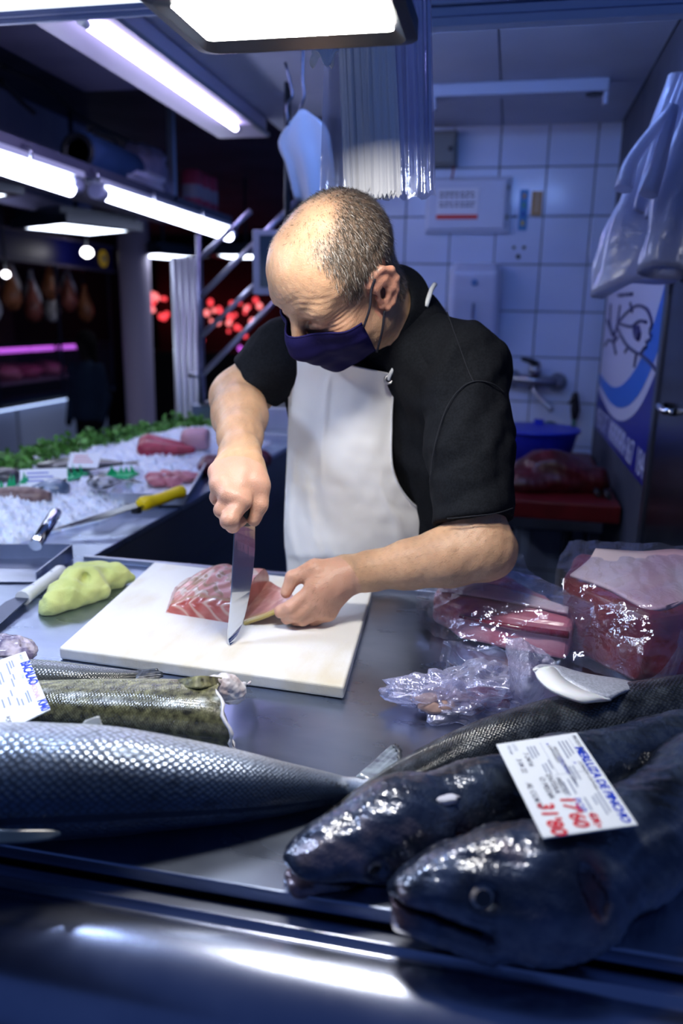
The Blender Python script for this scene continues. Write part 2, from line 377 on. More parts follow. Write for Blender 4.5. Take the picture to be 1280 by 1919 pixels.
# cables over the shelf
for pts, l in (([PX(0, 122, -2.1), PX(90, 165, -2.2), PX(160, 225, -2.2), PX(240, 265, -2.2), PX(275, 300, -2.2)], 'thick black cable sagging along the upper shelf wall'),
               ([PX(0, 150, -2.0), PX(40, 190, -2.0), PX(65, 212, -2.0)], 'thin loose cable left of the hanging strap')):
    P = cubic(np.linspace(0, 1, len(pts)), np.array(pts), np.linspace(0, 1, 16)); P[:, 0] = np.clip(P[:, 0], -2.6, 0)
    o = MB().tube(P, .011, 6).obj('cable', BLACKP); tag(o, l, 'cable')
# things on the shelf
t = thing('portable_speaker', 'dark blue cylindrical speaker lying on the overhead shelf', 'speaker', (-1.82, 3.45, 1.975))
c = np.array([-1.82, 3.22, 2.07])
MB().tube([c, c+[0, .02, 0], c+[0, .45, 0], c+[0, .47, 0]], [.075, .088, .088, .075], 24).obj('body', mat('speaker_cloth', (.02, .06, .18), .7, bump=.3, bs=400), t)
MB().lathe(c+[0, 0, 0], [(.075, .0), (.074, .012), (.058, .012), (.05, .0), (.02, -.008), (.001, -.01)], 24, axis=1).obj('driver', BLACKP, t)
P = [c+[0, .10, .08], c+[0, .14, .115], c+[0, .32, .115], c+[0, .36, .08]]
MB().tube(cubic([0, .3, .7, 1], np.array(P), np.linspace(0, 1, 12)), .007, 6).obj('carry_handle', BLACKP, t)
def bag_lump(name, label, c, r, matl, seed, cat='bag', amp=.16, group=None, res=40):
    """crumpled plastic bag: closed creased skin"""
    th = np.linspace(.02, pi-.02, res)[:, None]; ph = np.linspace(0, 2*pi, res*2, endpoint=False)[None]
    D = np.stack([np.sin(th)*np.cos(ph), np.sin(th)*np.sin(ph), np.cos(th)*np.ones_like(ph)], -1)
    n = vnoise(D, 1.6, seed, 3); cr = np.abs(vnoise(D, 3.5, seed+1, 2))
    P = D*(1+amp*n-amp*.8*cr)[..., None]*np.array(r); P[..., 2] = np.maximum(P[..., 2], -r[2]*.82)
    o = grid(name, P[::-1]+np.array(c), matl, closed_u=True); return tag(o, label, cat, group)
LILAC = mat('pale_plastic_bag', (.70, .70, .85), .35, c2=(.6, .6, .8), ns=8, bump=.5, bs=30)
bag_lump('plastic_bag', 'flattened white plastic bag at the front of the overhead shelf', (-1.80, 3.72, 2.03), (.10, .26, .065), LILAC, 4)
bag_lump('plastic_bag', 'bulky lilac plastic bag behind the white one on the overhead shelf', (-1.95, 4.05, 2.12), (.14, .22, .13), mat('lilac_bag', (.40, .38, .58), .4, bump=.5, bs=30), 9)
PINKB = mat('pink_pack', (.55, .07, .14), .4, c2=(.38, .05, .1), ns=10)
for k in range(3):
    t = thing('pink_packet', ['left', 'middle', 'right'][k]+' of three upright pink packets at the shelf end', 'packet', (-1.80, 4.42+.13*k, 1.975), 'pink packets')
    y = 4.40+.12*k; MB().tube([(-1.80, y, 1.976), (-1.80, y, 1.99), (-1.80, y, 2.19), (-1.80, y, 2.20)], [.05, .058, .058, .045], 14).obj('wrapper', PINKB, t)
    MB().tube([(-1.80, y, 2.05), (-1.80, y, 2.12)], .0592, 14, cap=False).obj('pale_band', mat('pack_band', (.35, .33, .42), .4), t)
# canopy: fascia at left, its lamp light painted as glow; ribbed beam at right
fas = thing('canopy_fascia', 'white canopy fascia with painted-on glow and ribbed lower edge at upper left', 'fascia', (-1.4, 1.86, 2.06))
box('painted_glow_face', (-2.3, 1.80, 2.083), (-.70, 1.83, 2.60), FASCIA_GLOW, fas)
box('case', (-2.3, 1.831, 2.14), (-.70, 1.90, 2.60), WHITEP, fas)
for k in range(4): box('rib', (-2.3, 1.790+.003*(k % 2), 2.055+.007*k), (-.70, 1.80, 2.0605+.007*k), mat('canopy_rib', (.50, .58, .82), .35), fas)
cb = thing('canopy_beam', 'ribbed white canopy beam crossing the top right above the stall', 'beam', (.1, 1.96, 2.06))
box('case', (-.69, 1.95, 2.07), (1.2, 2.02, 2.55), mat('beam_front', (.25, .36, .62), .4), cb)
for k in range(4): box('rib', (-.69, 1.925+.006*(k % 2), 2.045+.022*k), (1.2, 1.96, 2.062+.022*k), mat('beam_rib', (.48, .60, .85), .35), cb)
tube_light('tube_light', (-.62, 2.06, 2.165), (.30, 2.06, 2.165), .013, 'added unseen cool tube light behind the ribbed canopy beam, brightening the tiled wall', glow('added_wall_fill', (.30, .48, 1.), 34.))  # added unseen tube, there to brighten and blue the tiled back wall
# unlit tube fixture on the ceiling
t = thing('ceiling_fixture', 'empty white tube fixture on the back ceiling', 'light fixture', (-.03, 3.03, 2.217))
box('channel', (-.33, 3.0, 2.175), (.27, 3.06, 2.217), mat('fixture_white', (.36, .41, .55), .4), t, .004)
for x in (-.325, .255): box('tube_socket', (x, 3.005, 2.135), (x+.014, 3.05, 2.176), mat('socket_grey', (.4, .45, .6), .4), t, .002)
MB().lathe((.225, 3.03, 2.168), [(.028, 0), (.03, .004), (.02, .008)], 12).obj('starter', BLACKP, t)

# ------------------------------------------------------------------ hanging flood lamps over the counter
def flood(name, cx, label, glowm, cy=.867, z=1.715):
    t = thing(name, label, 'lamp', (cx, cy, z), 'flood lamps over the counter')
    def rr(w, d, r, z0, n=5):
        return [(cx+sx*(w-r)+r*math.cos(a), cy+sy*(d-r)+r*math.sin(a), z0) for sx, sy, a0 in ((1, 1, 0), (-1, 1, pi/2), (-1, -1, pi), (1, -1, 1.5*pi)) for a in [a0+pi/2*k/n for k in range(n+1)]]
    w, d = .1275, .0938
    loops = [rr(w-.012, d-.012, .018, z+.028), rr(w, d, .021, z+.018), rr(w, d, .021, z), rr(w-.012, d-.012, .018, z-.003), rr(w-.022, d-.0405, .007, z+.002)]
    n = len(loops[0]); V = [p for l in loops for p in l]
    f = [(i*n+k, i*n+(k+1) % n, (i+1)*n+(k+1) % n, (i+1)*n+k) for i in range(len(loops)-1) for k in range(n)]
    m = MB(); m.add(V, f+[list(range(n))]); m.obj('frame', BLACKM, t)
    MB().add(rr(w-.0225, d-.041, .007, z+.0015), [list(range(n))[::-1]]).obj('diffuser', glowm, t)
    for k in range(9): box('cooling_fin', (cx-.088+.022*k, cy-.06, z+.028), (cx-.085+.022*k, cy+.06, z+.045), BLACKM, t)
    MB().tube([(cx-.12, cy, z+.015), (cx-.12, cy, z+.09), (cx+.12, cy, z+.09), (cx+.12, cy, z+.015)], .006, 6).obj('bracket', BLACKM, t)
    MB().tube([(cx, cy, z+.09), (cx, cy, 2.62)], .006, 6).obj('cable', BLACKP, t)
    return t
flood('flood_lamp', -.247, 'black framed flood lamp glowing white above the counter', FLOOD)
flood('flood_lamp', -.905, 'neighbouring flood lamp of the same row above the salmon', FLOODB)
flood('flood_lamp', -1.57, 'flood lamp at the left end of the row', FLOODB)
struct(box('trim_4', (-2.2, .859, 2.60), (.9, .875, 2.64), BLACKM))
def aisle_led(cx, cy, z, s, label, rot=.12):
    t = thing('aisle_lamp', label, 'lamp', (cx, cy, z), 'square aisle lamps'); t.rotation_euler[2] = rot
    c = np.array([cx, cy, z]); R2 = Matrix.Rotation(rot, 3, 'Z')
    def bx(nm, lo, hi, m):
        pts = [(lo[0],lo[1],lo[2]),(hi[0],lo[1],lo[2]),(hi[0],hi[1],lo[2]),(lo[0],hi[1],lo[2]),(lo[0],lo[1],hi[2]),(hi[0],lo[1],hi[2]),(hi[0],hi[1],hi[2]),(lo[0],hi[1],hi[2])]
        return MB().hexa([c+np.array(R2 @ Vector(p)) for p in pts]).obj(nm, m, t)
    h = s/2
    bx('diffuser', (-h+.03, -h+.03, 0), (h-.03, h-.03, .006), LEDSQ)
    for a, b in (((-h-.06, -h, -.003), (-h+.03, h, .05)), ((h-.03, -h, -.003), (h+.06, h, .05)), ((-h, -h, -.003), (h, -h+.03, .05)), ((-h, h-.03, -.003), (h, h, .05))): bx('frame_bar', a, b, BLACKM)
    bx('back', (-h, -h, .05), (h, h, .09), BLACKM)
    bx('hanger', (-.01, -.01, .09), (.01, .01, 2.56-z), BLACKM)
aisle_led(-2.60, 3.28, 1.93, .55, 'nearest square aisle lamp, cut by the left photo edge', rot=-.5)
aisle_led(-2.58, 4.5, 1.90, .50, 'second square aisle lamp above the blue sign', rot=-.5)
aisle_led(-2.98, 6.6, 1.90, .50, 'square aisle lamp in front of the pale column', rot=-.5)
aisle_led(-2.30, 6.8, 1.915, .46, 'farthest square aisle lamp behind the diagonal bars')
# ------------------------------------------------------------------ back wall fittings
def on_back(u, v, off=0.): return PY(u, v, YB-off)
PAPER = mat('paper', (.72, .76, .86), .6)
GREYM = mat('grey_metal', (.16, .17, .17), .5, .3)
t = thing('meter_box', 'small grey metal box high on the tiled wall', 'box', (-.33, YB-.02, 2.05))
box('case', (-.40, YB-.05, 2.055), (-.275, YB, 2.195), GREYM, t, .004); box('lid', (-.392, YB-.058, 2.065), (-.283, YB-.05, 2.185), GREYM, t, .003)
MB().lathe((-.30, YB-.058, 2.12), [(.009, 0), (.009, .012), (.004, .014)], 10, axis=1).obj('lock', BLACKP, t)
MB().tube([(-.285, YB-.03, 2.055), (-.287, YB-.03, 2.03), (-.292, YB-.03, 2.005)], .004, 6).obj('cord', mat('red_cord', (.25, .04, .04), .5), t)
t = thing('fuse_panel', 'large white fuse panel door under the plastic bag bundle', 'panel', (-.2, YB, 1.8))
box('frame', (-.40, YB-.022, 1.785), (-.035, YB, 2.015), mat('panel_frame', (.44, .50, .66), .4), t, .005); box('door', (-.392, YB-.034, 1.80), (-.055, YB-.022, 2.005), mat('panel_white', (.52, .58, .74), .35), t, .006)
for z in (1.84, 1.96): box('hinge', (-.052, YB-.032, z), (-.044, YB-.02, z+.02), GREYM, t)
t = thing('notice_sheet', 'white notice with red strip stuck on the fuse panel', 'sign', (-.26, YB-.036, 1.85))
box('sheet', (-.350, YB-.0365, 1.842), (-.172, YB-.0345, 1.968), PAPER, t); box('red_strip', (-.350, YB-.0375, 1.842), (-.172, YB-.0366, 1.860), mat('red_strip', (.65, .03, .02), .5), t)
INK = mat('notice_ink', (.05, .06, .12), .6)
for z, s in ((1.945, .013), (1.930, .013), (1.906, .011), (1.892, .011)):
    for k in range(7):
        w = random.uniform(.012, .02); x = -.338+k*.0222; box('print_line', (x, YB-.0372, z), (x+w, YB-.0364, z+s*.55), INK, t)
for k, (u0, v0, u1, v1, c, l) in enumerate(((970, 355, 992, 432, (.06, .25, .55), 'narrow blue sticker strip on the tiles'), (994, 358, 1018, 404, (.42, .26, .10), 'tan sticker beside the blue strip on the tiles'))):
    a, b = on_back(u0, v1), on_back(u1, v0); t = thing('sticker', l, 'sticker', (a[0], YB, a[2]))
    box('backing', (a[0], YB-.002, a[2]), (b[0], YB, b[2]), mat('sticker%d' % k, c, .5), t)
    for q in range(4):
        z = a[2]+(b[2]-a[2])*(.12+.22*q); box('printed_mark', (a[0]+.012, YB-.003, z), (b[0]-.012, YB-.0019, z+.02), mat('mark%d%d' % (k, q), [(.55, .42, .05), (.03, .1, .4), (.1, .35, .2), (.5, .3, .1)][q] if k == 0 else (.5, .36, .2), .5), t)
t = thing('wall_holes', 'three small drill holes in one tile below the stickers', 'holes', (.04, YB, 1.70))
for u, v, r in ((963, 464, .007), (982, 464, .008), (971, 481, .010)):
    p = on_back(u, v); MB().lathe((p[0], YB-.0012, p[2]), [(r, 0), (r*.9, .0006)], 12, axis=1).obj('hole', BLACKP, t)
# towel dispenser
t = thing('towel_dispenser', 'white rounded paper towel dispenser on the tiled wall', 'dispenser', (-.165, YB, 1.33))
a = MB(); P = []
for z, w, d in ((1.325, .095, .05), (1.345, .112, .085), (1.50, .114, .115), (1.62, .112, .12), (1.655, .10, .09), (1.662, .08, .05)):
    P.append([(-.165+w*sx*kx, YB-d*ky, z) for sx, kx, ky in ((-1, 1, 0), (-1, 1, .7), (-1, .82, 1), (1, .82, 1), (1, 1, .7), (1, 1, 0))])
n = 6; a.add([p for l in P for p in l], [(i*n+k, i*n+k+1, (i+1)*n+k+1, (i+1)*n+k) for i in range(5) for k in range(5)]+[list(range(n))[::-1], list(range(30, 36))])
a.obj('cover', mat('dispenser_white', (.50, .56, .74), .12, coat=.5), t, .012, 3)
box('level_window', (-.17, YB-.121, 1.42), (-.162, YB-.108, 1.49), mat('window_slot', (.10, .13, .25), .3), t, .002)
MB().lathe((-.166, YB-.119, 1.575), [(.014, 0), (.013, .006), (.005, .008)], 12, axis=1).obj('lock', mat('lock_blue', (.10, .22, .5), .4), t)
# tap with spout, spray hose
t = thing('wall_tap', 'chrome mixer tap with lever mounted on the tiles', 'tap', (.12, YB, 1.16))
OLDC = mat('dull_chrome', (.30, .32, .38), .3, .9)
MB().tube([(.03, YB-.05, 1.165), (.215, YB-.05, 1.158)], .024, 14).obj('body', OLDC, t)
for x, z in ((.022, 1.166), (.222, 1.157)): MB().lathe((x, YB-.002, z), [(.040, 0), (.040, .012), (.026, .024), (.022, .06), (.012, .068)], 18, axis=1).obj('flange', OLDC, t)
MB().tube([(.118, YB-.05, 1.175), (.118, YB-.05, 1.235)], .026, 12).obj('cartridge', OLDC, t); MB().tube([(.125, YB-.055, 1.235), (.09, YB-.09, 1.25), (.058, YB-.12, 1.258)], [.016, .011, .008], 8).obj('lever', BLACKP, t)
MB().tube([(.12, YB-.05, 1.145), (.12, YB-.06, 1.12), (.15, YB-.09, 1.085), (.195, YB-.12, 1.05), (.2, YB-.122, 1.035)], .012, 10).obj('spout', OLDC, t)
t = thing('spray_hose', 'black spray gun on a green hose beside the tap', 'hose', (.29, YB, 1.0))
MB().tube([(.305, YB-.05, 1.0), (.305, YB-.05, 1.04), (.302, YB-.05, 1.07), (.298, YB-.055, 1.10), (.30, YB-.06, 1.115)], [.013, .021, .018, .017, .011], 10).obj('spray_gun', BLACKP, t)
MB().tube([(.30, YB-.06, 1.09), (.283, YB-.09, 1.085), (.27, YB-.10, 1.07)], .006, 6).obj('trigger', BLACKP, t)
P = cubic(np.linspace(0, 1, 6), np.array([(.305, YB-.05, 1.0), (.30, YB-.06, .955), (.26, YB-.10, .94), (.21, YB-.18, .99), (.165, YB-.24, .99), (.14, YB-.30, .93)]), np.linspace(0, 1, 24))
MB().tube(P, .009, 8).obj('hose', mat('green_hose', (.01, .10, .09), .4), t)
# red work table, tub, meat lump, knives
RED = mat('red_board', (.085, .005, .007), .35, c2=(.12, .007, .009), ns=12, bump=.1)
t = thing('prep_table', 'steel legged prep table with thick red board top', 'table', (.1, 3.1, 0))
box('board_top', (-.30, 2.55, .79), (.385, 3.60, .85), RED, t, .006)
box('steel_frame', (-.28, 2.56, .755), (.335, 3.58, .789), STEEL, t, .002)
for x, y in ((-.25, 2.60), (.30, 2.60), (-.25, 3.5), (.30, 3.5)): box('leg', (x, y, 0), (x+.035, y+.035, .756), STEELD, t)
box('brace', (.22, 2.60, .1), (.235, 2.63, .756), STEELD, t)
MB().tube([(.16, 3.55, .95), (.16, 3.55, .42)], .002, 4).obj('sink_clip', STEELD, t)
t = thing('drain_pipe', 'black drain trap with white cup under the red table', 'pipe', (.04, 3.4, .3))
MB().tube([(.04, 3.4, .756), (.04, 3.4, .55)], .028, 12).obj('down_pipe', BLACKP, t); MB().tube([(.04, 3.4, .56), (.04, 3.4, .36), (.04, 3.4, .345)], [.038, .04, .03], 14).obj('trap_cup', mat('trap_white', (.5, .52, .6), .4), t)
MB().tube(cubic([0, .4, .7, 1], np.array([(.06, 3.4, .56), (.11, 3.41, .565), (.135, 3.42, .62), (.125, 3.43, .66)]), np.linspace(0, 1, 10)), [.02, .024, .027, .029, .03, .03, .03, .03, .028, .022], 10).obj('elbow', BLACKP, t)
t = thing('blue_tub', 'blue plastic tub standing at the back of the red table', 'tub', (.13, 3.15, .85))
BLUEP = mat('blue_plastic', (.006, .02, .40), .3)
MB().lathe((.13, 3.14, .852), [(.12, 0), (.155, .15), (.158, .158), (.152, .16), (.147, .15), (.112, .01), (.02, .008)], 32).obj('basin', BLUEP, t)
MB().lathe((.13, 3.14, 1.0), [(.156, 0), (.166, .004), (.166, .014), (.154, .014)], 32).obj('rim', BLUEP, t)
box('grip', (.12, 3.27, 1.01), (.16, 3.31, 1.03), BLUEP, t, .004)
DARKRED = mat('dark_tuna', (.075, .004, .007), .4, c2=(.04, .002, .003), ns=14, bump=.15, bs=50, coat=.1)
s = SDF(); s.ell((.17, 2.78, .90), (.13, .10, .085), k=.03).ell((.09, 2.74, .875), (.10, .09, .045), k=.03).cap((.22, 2.76, .88), (.32, 2.76, .89), .06, .05, k=.03).ell((.16, 2.62, .93), (.085, .08, .045), k=.02, sub=True).half((0, 0, .851), (0, 0, -1), .003)
V, Q = s.mesh(.008); V = smoothv(V, Q, 3); V = V+normals(V, Q)*(vnoise(V, 26, 3)*.004)[:, None]
tag(link('meat_lump', npmesh('meat_lump', V, Q), DARKRED), 'large dark red hollowed tuna piece on the red table', 'meat')
for k in range(2):
    x = .335+.018*k; t = thing('table_knife', ['black handled knife lying along the wall side of the red table', 'second black handled knife, next to the dark tuna piece'][k], 'knife', (x-.02*k, 2.75, .852), 'knives on the red table')
    x = .352-.03*k; MB().tube([(x, 2.62+.03*k, .864), (x, 2.66+.03*k, .866), (x, 2.74+.03*k, .864)], [.009, .011, .009], 8).obj('handle', BLACKP, t); MB().prism([(x, 2.74+.03*k, .853), (x, 3.02, .853), (x-.022, 2.94, .853), (x-.024, 2.75+.03*k, .853)], (0, 0, .002)).obj('blade', STEELD, t)
# printed banner on the right wall
BX = .393
t = thing('wall_banner', 'printed white and blue banner with fish drawing on the right wall', 'banner', (BX, 2.9, 1.0))
def bp(y, z, k=0): return (BX-.002-.0012*k, y, z)
y0, y1, z0, z1 = 2.215, 3.56, .978, 1.60
def bpoly(nm, pts, c, k): 
    m = MB(); m.prism([bp(y, z, k) for y, z in pts], (-.0009, 0, 0)); return m.obj(nm, mat('banner_'+nm, c, .35), t)
bpoly('sheet', [(y0, z0), (y1, z0), (y1, z1), (y0, z1)], (.52, .54, .72), 0)
def bc(pts, n=24): return [tuple(p) for p in cubic(np.linspace(0, 1, len(pts)), np.array(pts, float), np.linspace(0, 1, n))]
arc1 = bc([(3.56, 1.205), (3.1, 1.185), (2.75, 1.235), (2.45, 1.35), (2.215, 1.56)])       # top of the blue sweep
arc2 = bc([(3.56, 1.165), (3.1, 1.125), (2.75, 1.145), (2.45, 1.225), (2.215, 1.375)])
arc3 = bc([(3.56, 1.135), (3.1, 1.085), (2.75, 1.10), (2.45, 1.175), (2.215, 1.31)])
bpoly('blue_sweep', arc1+arc2[::-1], (.01, .13, .62), 1); bpoly('navy_field', arc3+[(2.215, z0), (3.56, z0)], (.006, .008, .22), 1)
LINE = mat('banner_line', (.025, .025, .12), .4)
def bl(pts, r=.006, n=16):
    P = bc(pts, n); MB().tube([(BX-.0035, y, z) for y, z in P], r, 5).obj('drawn_line', LINE, t)
def bpx(*pts): return [tuple(PX(u, v, BX)[1:]) for u, v in pts]
for q in (((1160, 606), (1175, 588), (1195, 573), (1213, 578), (1222, 592), (1226, 610)), ((1160, 606), (1185, 612), (1200, 602), (1215, 604)), ((1160, 615), (1172, 640), (1188, 657), (1203, 664), (1208, 655), (1217, 648), (1215, 640), (1225, 634), (1220, 622), (1226, 610)),
          ((1160, 606), (1153, 640), (1157, 663)), ((1160, 606), (1165, 572)), ((1184, 568), (1188, 584)), ((1136, 648), (1143, 637), (1152, 641), (1160, 632)), ((1196, 664), (1192, 688)), ((1174, 660), (1180, 650)), ((1204, 664), (1222, 680), (1238, 700)), ((1147, 570), (1146, 608), (1153, 628)), ((1140, 600), (1150, 628))): bl(bpx(*q))
for q in (((1194, 614), (1196, 628), (1201, 634)), ((1199, 615), (1203, 630))): bl(bpx(*q), .012)
for q in (((1162, 553), (1170, 553)), ((1174, 552), (1188, 551))): bl(bpx(*q), .007)
WINK = mat('banner_text', (.55, .60, .85), .5)
text('printed_text', 'MERCAT', .112, (BX-.0055, 3.50, .995), (0, -1, 0), (0, 0, 1), WINK, t, space=.86)
text('printed_text', '867', .112, (BX-.0055, 2.60, .995), (0, -1, 0), (0, 0, 1), WINK, t, space=.86)
text('printed_text', '184', .112, (BX-.0055, 2.40, .995), (0, -1, 0), (0, 0, 1), WINK, t, space=.86)
for k in range(9):                                  # letters too blurred to read in the photograph
    y = 3.05-.048*k; box('blurred_letter', (BX-.0062, y-.012, .997), (BX-.005, y, 1.073), WINK, t); box('blurred_letter', (BX-.0062, y-.034, 1.02+.03*(k % 2)), (BX-.005, y-.010, 1.036+.03*(k % 2)), WINK, t)
# tall dark fridge in front of the banner's end
t = thing('dark_fridge', 'dark steel fridge cabinet at the right edge behind the meat', 'fridge', (.45, 1.95, 0))
FR = mat('fridge_dark', (.018, .022, .035), .25, .6, c2=(.03, .035, .05), ns=4)
box('body', (.386, 1.50, 0), (.90, 2.20, 1.98), FR, t); box('front_edge', (.380, 2.15, 0), (.40, 2.203, 1.98), mat('fridge_edge', (.07, .08, .12), .3, .7), t, .004)
for z in (.76, 1.22): MB().tube([(.387, 1.93, z), (.366, 1.95, z), (.366, 2.02, z+.005), (.387, 2.04, z+.005)], .009, 8).obj('handle', CHROME, t)
# white hanging bags at the right, hung in front of the wall
WBAG = film('white_carrier_film', (.74, .78, .95), .12, .25, .8, .5, 25)
t = thing('carrier_bag_bunch', 'bunch of white carrier bags hanging at the upper right', 'bags', (.35, 2.05, 1.5))
def hang_bag(ox, oy, top, bot, w0, w1, seed, par, matl, tilt=0., nm='bag', skew=0., xm=0.):
    rows, cols = 26, 40; v = np.linspace(0, 1, rows)[:, None]; a = np.linspace(0, 2*pi, cols, endpoint=False)[None]
    w = w0+(w1-w0)*np.sin(v*pi/2)**1.3; pl = 1+.10*np.sin(a*5+seed)+.09*np.sin(a*9+seed*2+v*5)+.06*np.sin(v*14+a*3+seed)*v+.05*np.abs(np.sin(v*9-a*6+seed))
    x = ox+w*np.cos(a)*pl+tilt*v; y = oy+w*.34*np.sin(a)*pl; z = top+(bot-top)*v+.012*np.sin(a*3+seed)*v+skew*np.cos(a)*v
    x = np.minimum(x, xm-.004*np.sin(a*7+v*9)) if xm else x
    P = np.stack([x, y, z*np.ones_like(x)], -1); c = P[-1].mean(0); P = np.concatenate([P, (P[-1:]*.5+c*.5)+[0, 0, .008], P[-1:]*.03+c*.97+[[[0, 0, .012]]]], 0)
    return grid(nm, P, matl, par, closed_u=True)
hang_bag(.345, 2.03, 1.96, 1.515, .035, .135, 1.2, t, WBAG, -.02, skew=.03, xm=.384); hang_bag(.405, 1.98, 1.95, 1.55, .05, .11, 3.1, t, WBAG, skew=.02, xm=.384); hang_bag(.35, 2.0, 1.95, 1.66, .02, .05, 4.4, t, WBAG, -.04, 'bag_handles')
for k, (u, v) in enumerate(((1168, 355), (1215, 365))):
    P = np.array([PY(1262, 200, 1.96), PY(u+20, v-60, 1.92), PY(u, v, 1.90)]); MB().tube(cubic([0, .5, 1], P, np.linspace(0, 1, 10)), np.linspace(.012, .02, 10), 8).obj('twisted_handle', WBAG, t)
MB().tube([(.36, 2.02, 1.945), (.36, 2.02, 2.03), (.39, 2.03, 2.05)], .006, 6).obj('hook', CHROME, t)
# bundle of flat bags hanging behind the lamp
t = thing('bag_bundle', 'thick bundle of white plastic bags hanging behind the flood lamp', 'bags', (-.25, 1.36, 1.62))
BAGW = mat('bundle_film', (.95, .96, .98), .4, bump=.2, bs=60, spec=.4)
rb = np.random.default_rng(5)
def sheet(x0t, x1t, x0b, x1b, zt, zb, y, ph, amp, nm='bag_sheet', m=BAGW):
    R, C = 20, 26; v = np.linspace(0, 1, R)[:, None]; u = np.linspace(0, 1, C)[None]
    x = (x0t+(x1t-x0t)*u)*(1-v)+(x0b+(x1b-x0b)*u)*v; yy = y+amp*np.sin(u*9+ph+v*1.5)*(.5+.5*v)+amp*.5*np.sin(u*23+ph*2)
    z = zt+(zb-zt)*v+.004*np.sin(u*40+ph)*v
    return grid(nm, np.stack([x*np.ones_like(yy), yy, z*np.ones_like(yy)], -1), m, t)
BY = 1.36
def bx_(u, v): return PY(u, v, BY)
xa, xb, xc, xd = bx_(606, 70)[0], bx_(792, 60)[0], bx_(588, 365)[0], bx_(814, 362)[0]; zt, zb = 2.02, bx_(700, 366)[2]
sheet(xa-.004, xb, xc, xd, zt, zb, BY+.035, .3, .006, 'wide_bag', film('clear_bag', (.70, .76, 1.), .35, .15, .5, .3, 20))
x0_, x1_, y0_, y1_ = bx_(612, 70)[0], bx_(720, 70)[0], bx_(640, 365)[0], bx_(752, 365)[0]
for k in range(30):
    f = k/29; sheet(x0_+(x1_-x0_-.03)*f, x0_+(x1_-x0_-.03)*f+.034, y0_+(y1_-y0_-.04)*f+rb.uniform(-.004, .004), y0_+(y1_-y0_-.04)*f+.044, zt, zb+rb.uniform(-.007, .009), BY+.03-.05*f+rb.uniform(-.003, .003), rb.uniform(0, 6), .0022)
sheet(bx_(722, 70)[0], xb+.003, bx_(748, 365)[0], xd, zt, zb+.002, BY-.012, 1.2, .008, 'front_bag', film('clear_bag2', (.62, .70, 1.), .30, .12, .5, .35, 20))
MB().tube([(xa-.02, BY+.01, 2.02), (xb+.02, BY+.01, 2.02)], .006, 8).obj('hanging_rod', CHROME, t); MB().tube([((xa+xb)/2, BY+.01, 2.02), ((xa+xb)/2, BY+.03, 2.60)], .004, 6).obj('hook', CHROME, t)
hang_bag(bx_(612, 105)[0], BY-.02, bx_(612, 85)[2], bx_(612, 120)[2], .008, .020, 2., t, BAGW, nm='bag_tips')
# pale apron hanging from hooks under the beam
t = thing('hanging_apron', 'pale blue apron hanging on wire hooks left of the bag bundle', 'apron', (-.68, 2.35, 1.7))
R_, C_ = 16, 14; v = np.linspace(0, 1, R_)[:, None]; u = np.linspace(0, 1, C_)[None]
A = np.array([PY(562, 205, 2.35), PY(522, 262, 2.35), PY(535, 305, 2.35), PY(552, 372, 2.35)]); B = np.array([PY(572, 205, 2.35), PY(612, 240, 2.35), PY(625, 300, 2.35), PY(630, 400, 2.35)])
a = cubic([0, .25, .5, 1], A, np.linspace(0, 1, R_))[:, None]; b = cubic([0, .25, .5, 1], B, np.linspace(0, 1, R_))[:, None]
P = a*(1-u[..., None])+b*u[..., None]; P[..., 1] += .015*np.sin(u*11)*v
grid('cloth', P, mat('pale_cloth', (.50, .55, .66), .6), t, thick=.003)
for q in (((562, 205), (570, 180), (567, 148), (568, 100), (568, 60)), ((540, 235), (538, 200), (548, 180), (545, 160), (535, 118))): MB().tube(cubic(np.linspace(0, 1, len(q)), np.array([PY(*p, 2.35) for p in q]), np.linspace(0, 1, 12)), .004, 6).obj('wire_hook', STEELD, t)
# ------------------------------------------------------------------ counters
CZ = .90
t = thing('main_counter', 'long stainless steel fish counter with rounded front rail', 'counter', (-.2, 1.0, -.3))
box('steel_top', (-1.95, .595, .884), (1.3, 1.462, CZ), STEELTOP, t, .002)
box('gutter_ledge', (-1.95, .570, .862), (1.3, .594, .879), STEEL, t, .002)
box('back_lip', (-.865, 1.452, CZ), (.36, 1.464, .912), STEEL, t, .002)
R = .078; cy, cz = .553, .800
pr = [(cy+R*math.cos(a), cz+R*math.sin(a)) for a in np.linspace(math.radians(78), math.radians(215), 30)]
pr = [(.573, .884), (.571, .8835)]+pr
P = np.array([[(x, y, z) for y, z in pr] for x in np.linspace(-2., 1.4, 3)])
o = grid('front_rail', P, RAILM, t); 
box('front_panel', (-1.95, .56, -.3), (1.3, .60, .85), mat('front_panel_dark', (.02, .025, .04), .4, .5), t)
box('under_body', (-.86, .60, -.3), (.36, 1.44, .883), STEELD, t)
LC = thing('side_counter', 'steel side counter carrying the ice display', 'counter', (-1.4, 2.3, -.3))
box('steel_top', (-1.60, 1.463, .884), (-.865, 3.12, CZ), STEELTOP, LC, .002)
box('side_panel', (-.885, 1.463, -.3), (-.866, 3.12, .883), mat('side_panel_blue', (.07, .085, .13), .35, .7), LC)
box('aisle_panel', (-1.60, 1.463, -.3), (-1.58, 3.12, .883), STEELD, LC)
box('panel_fold', (-.866, 1.5, .70), (-.862, 3.12, .72), STEELD, LC)
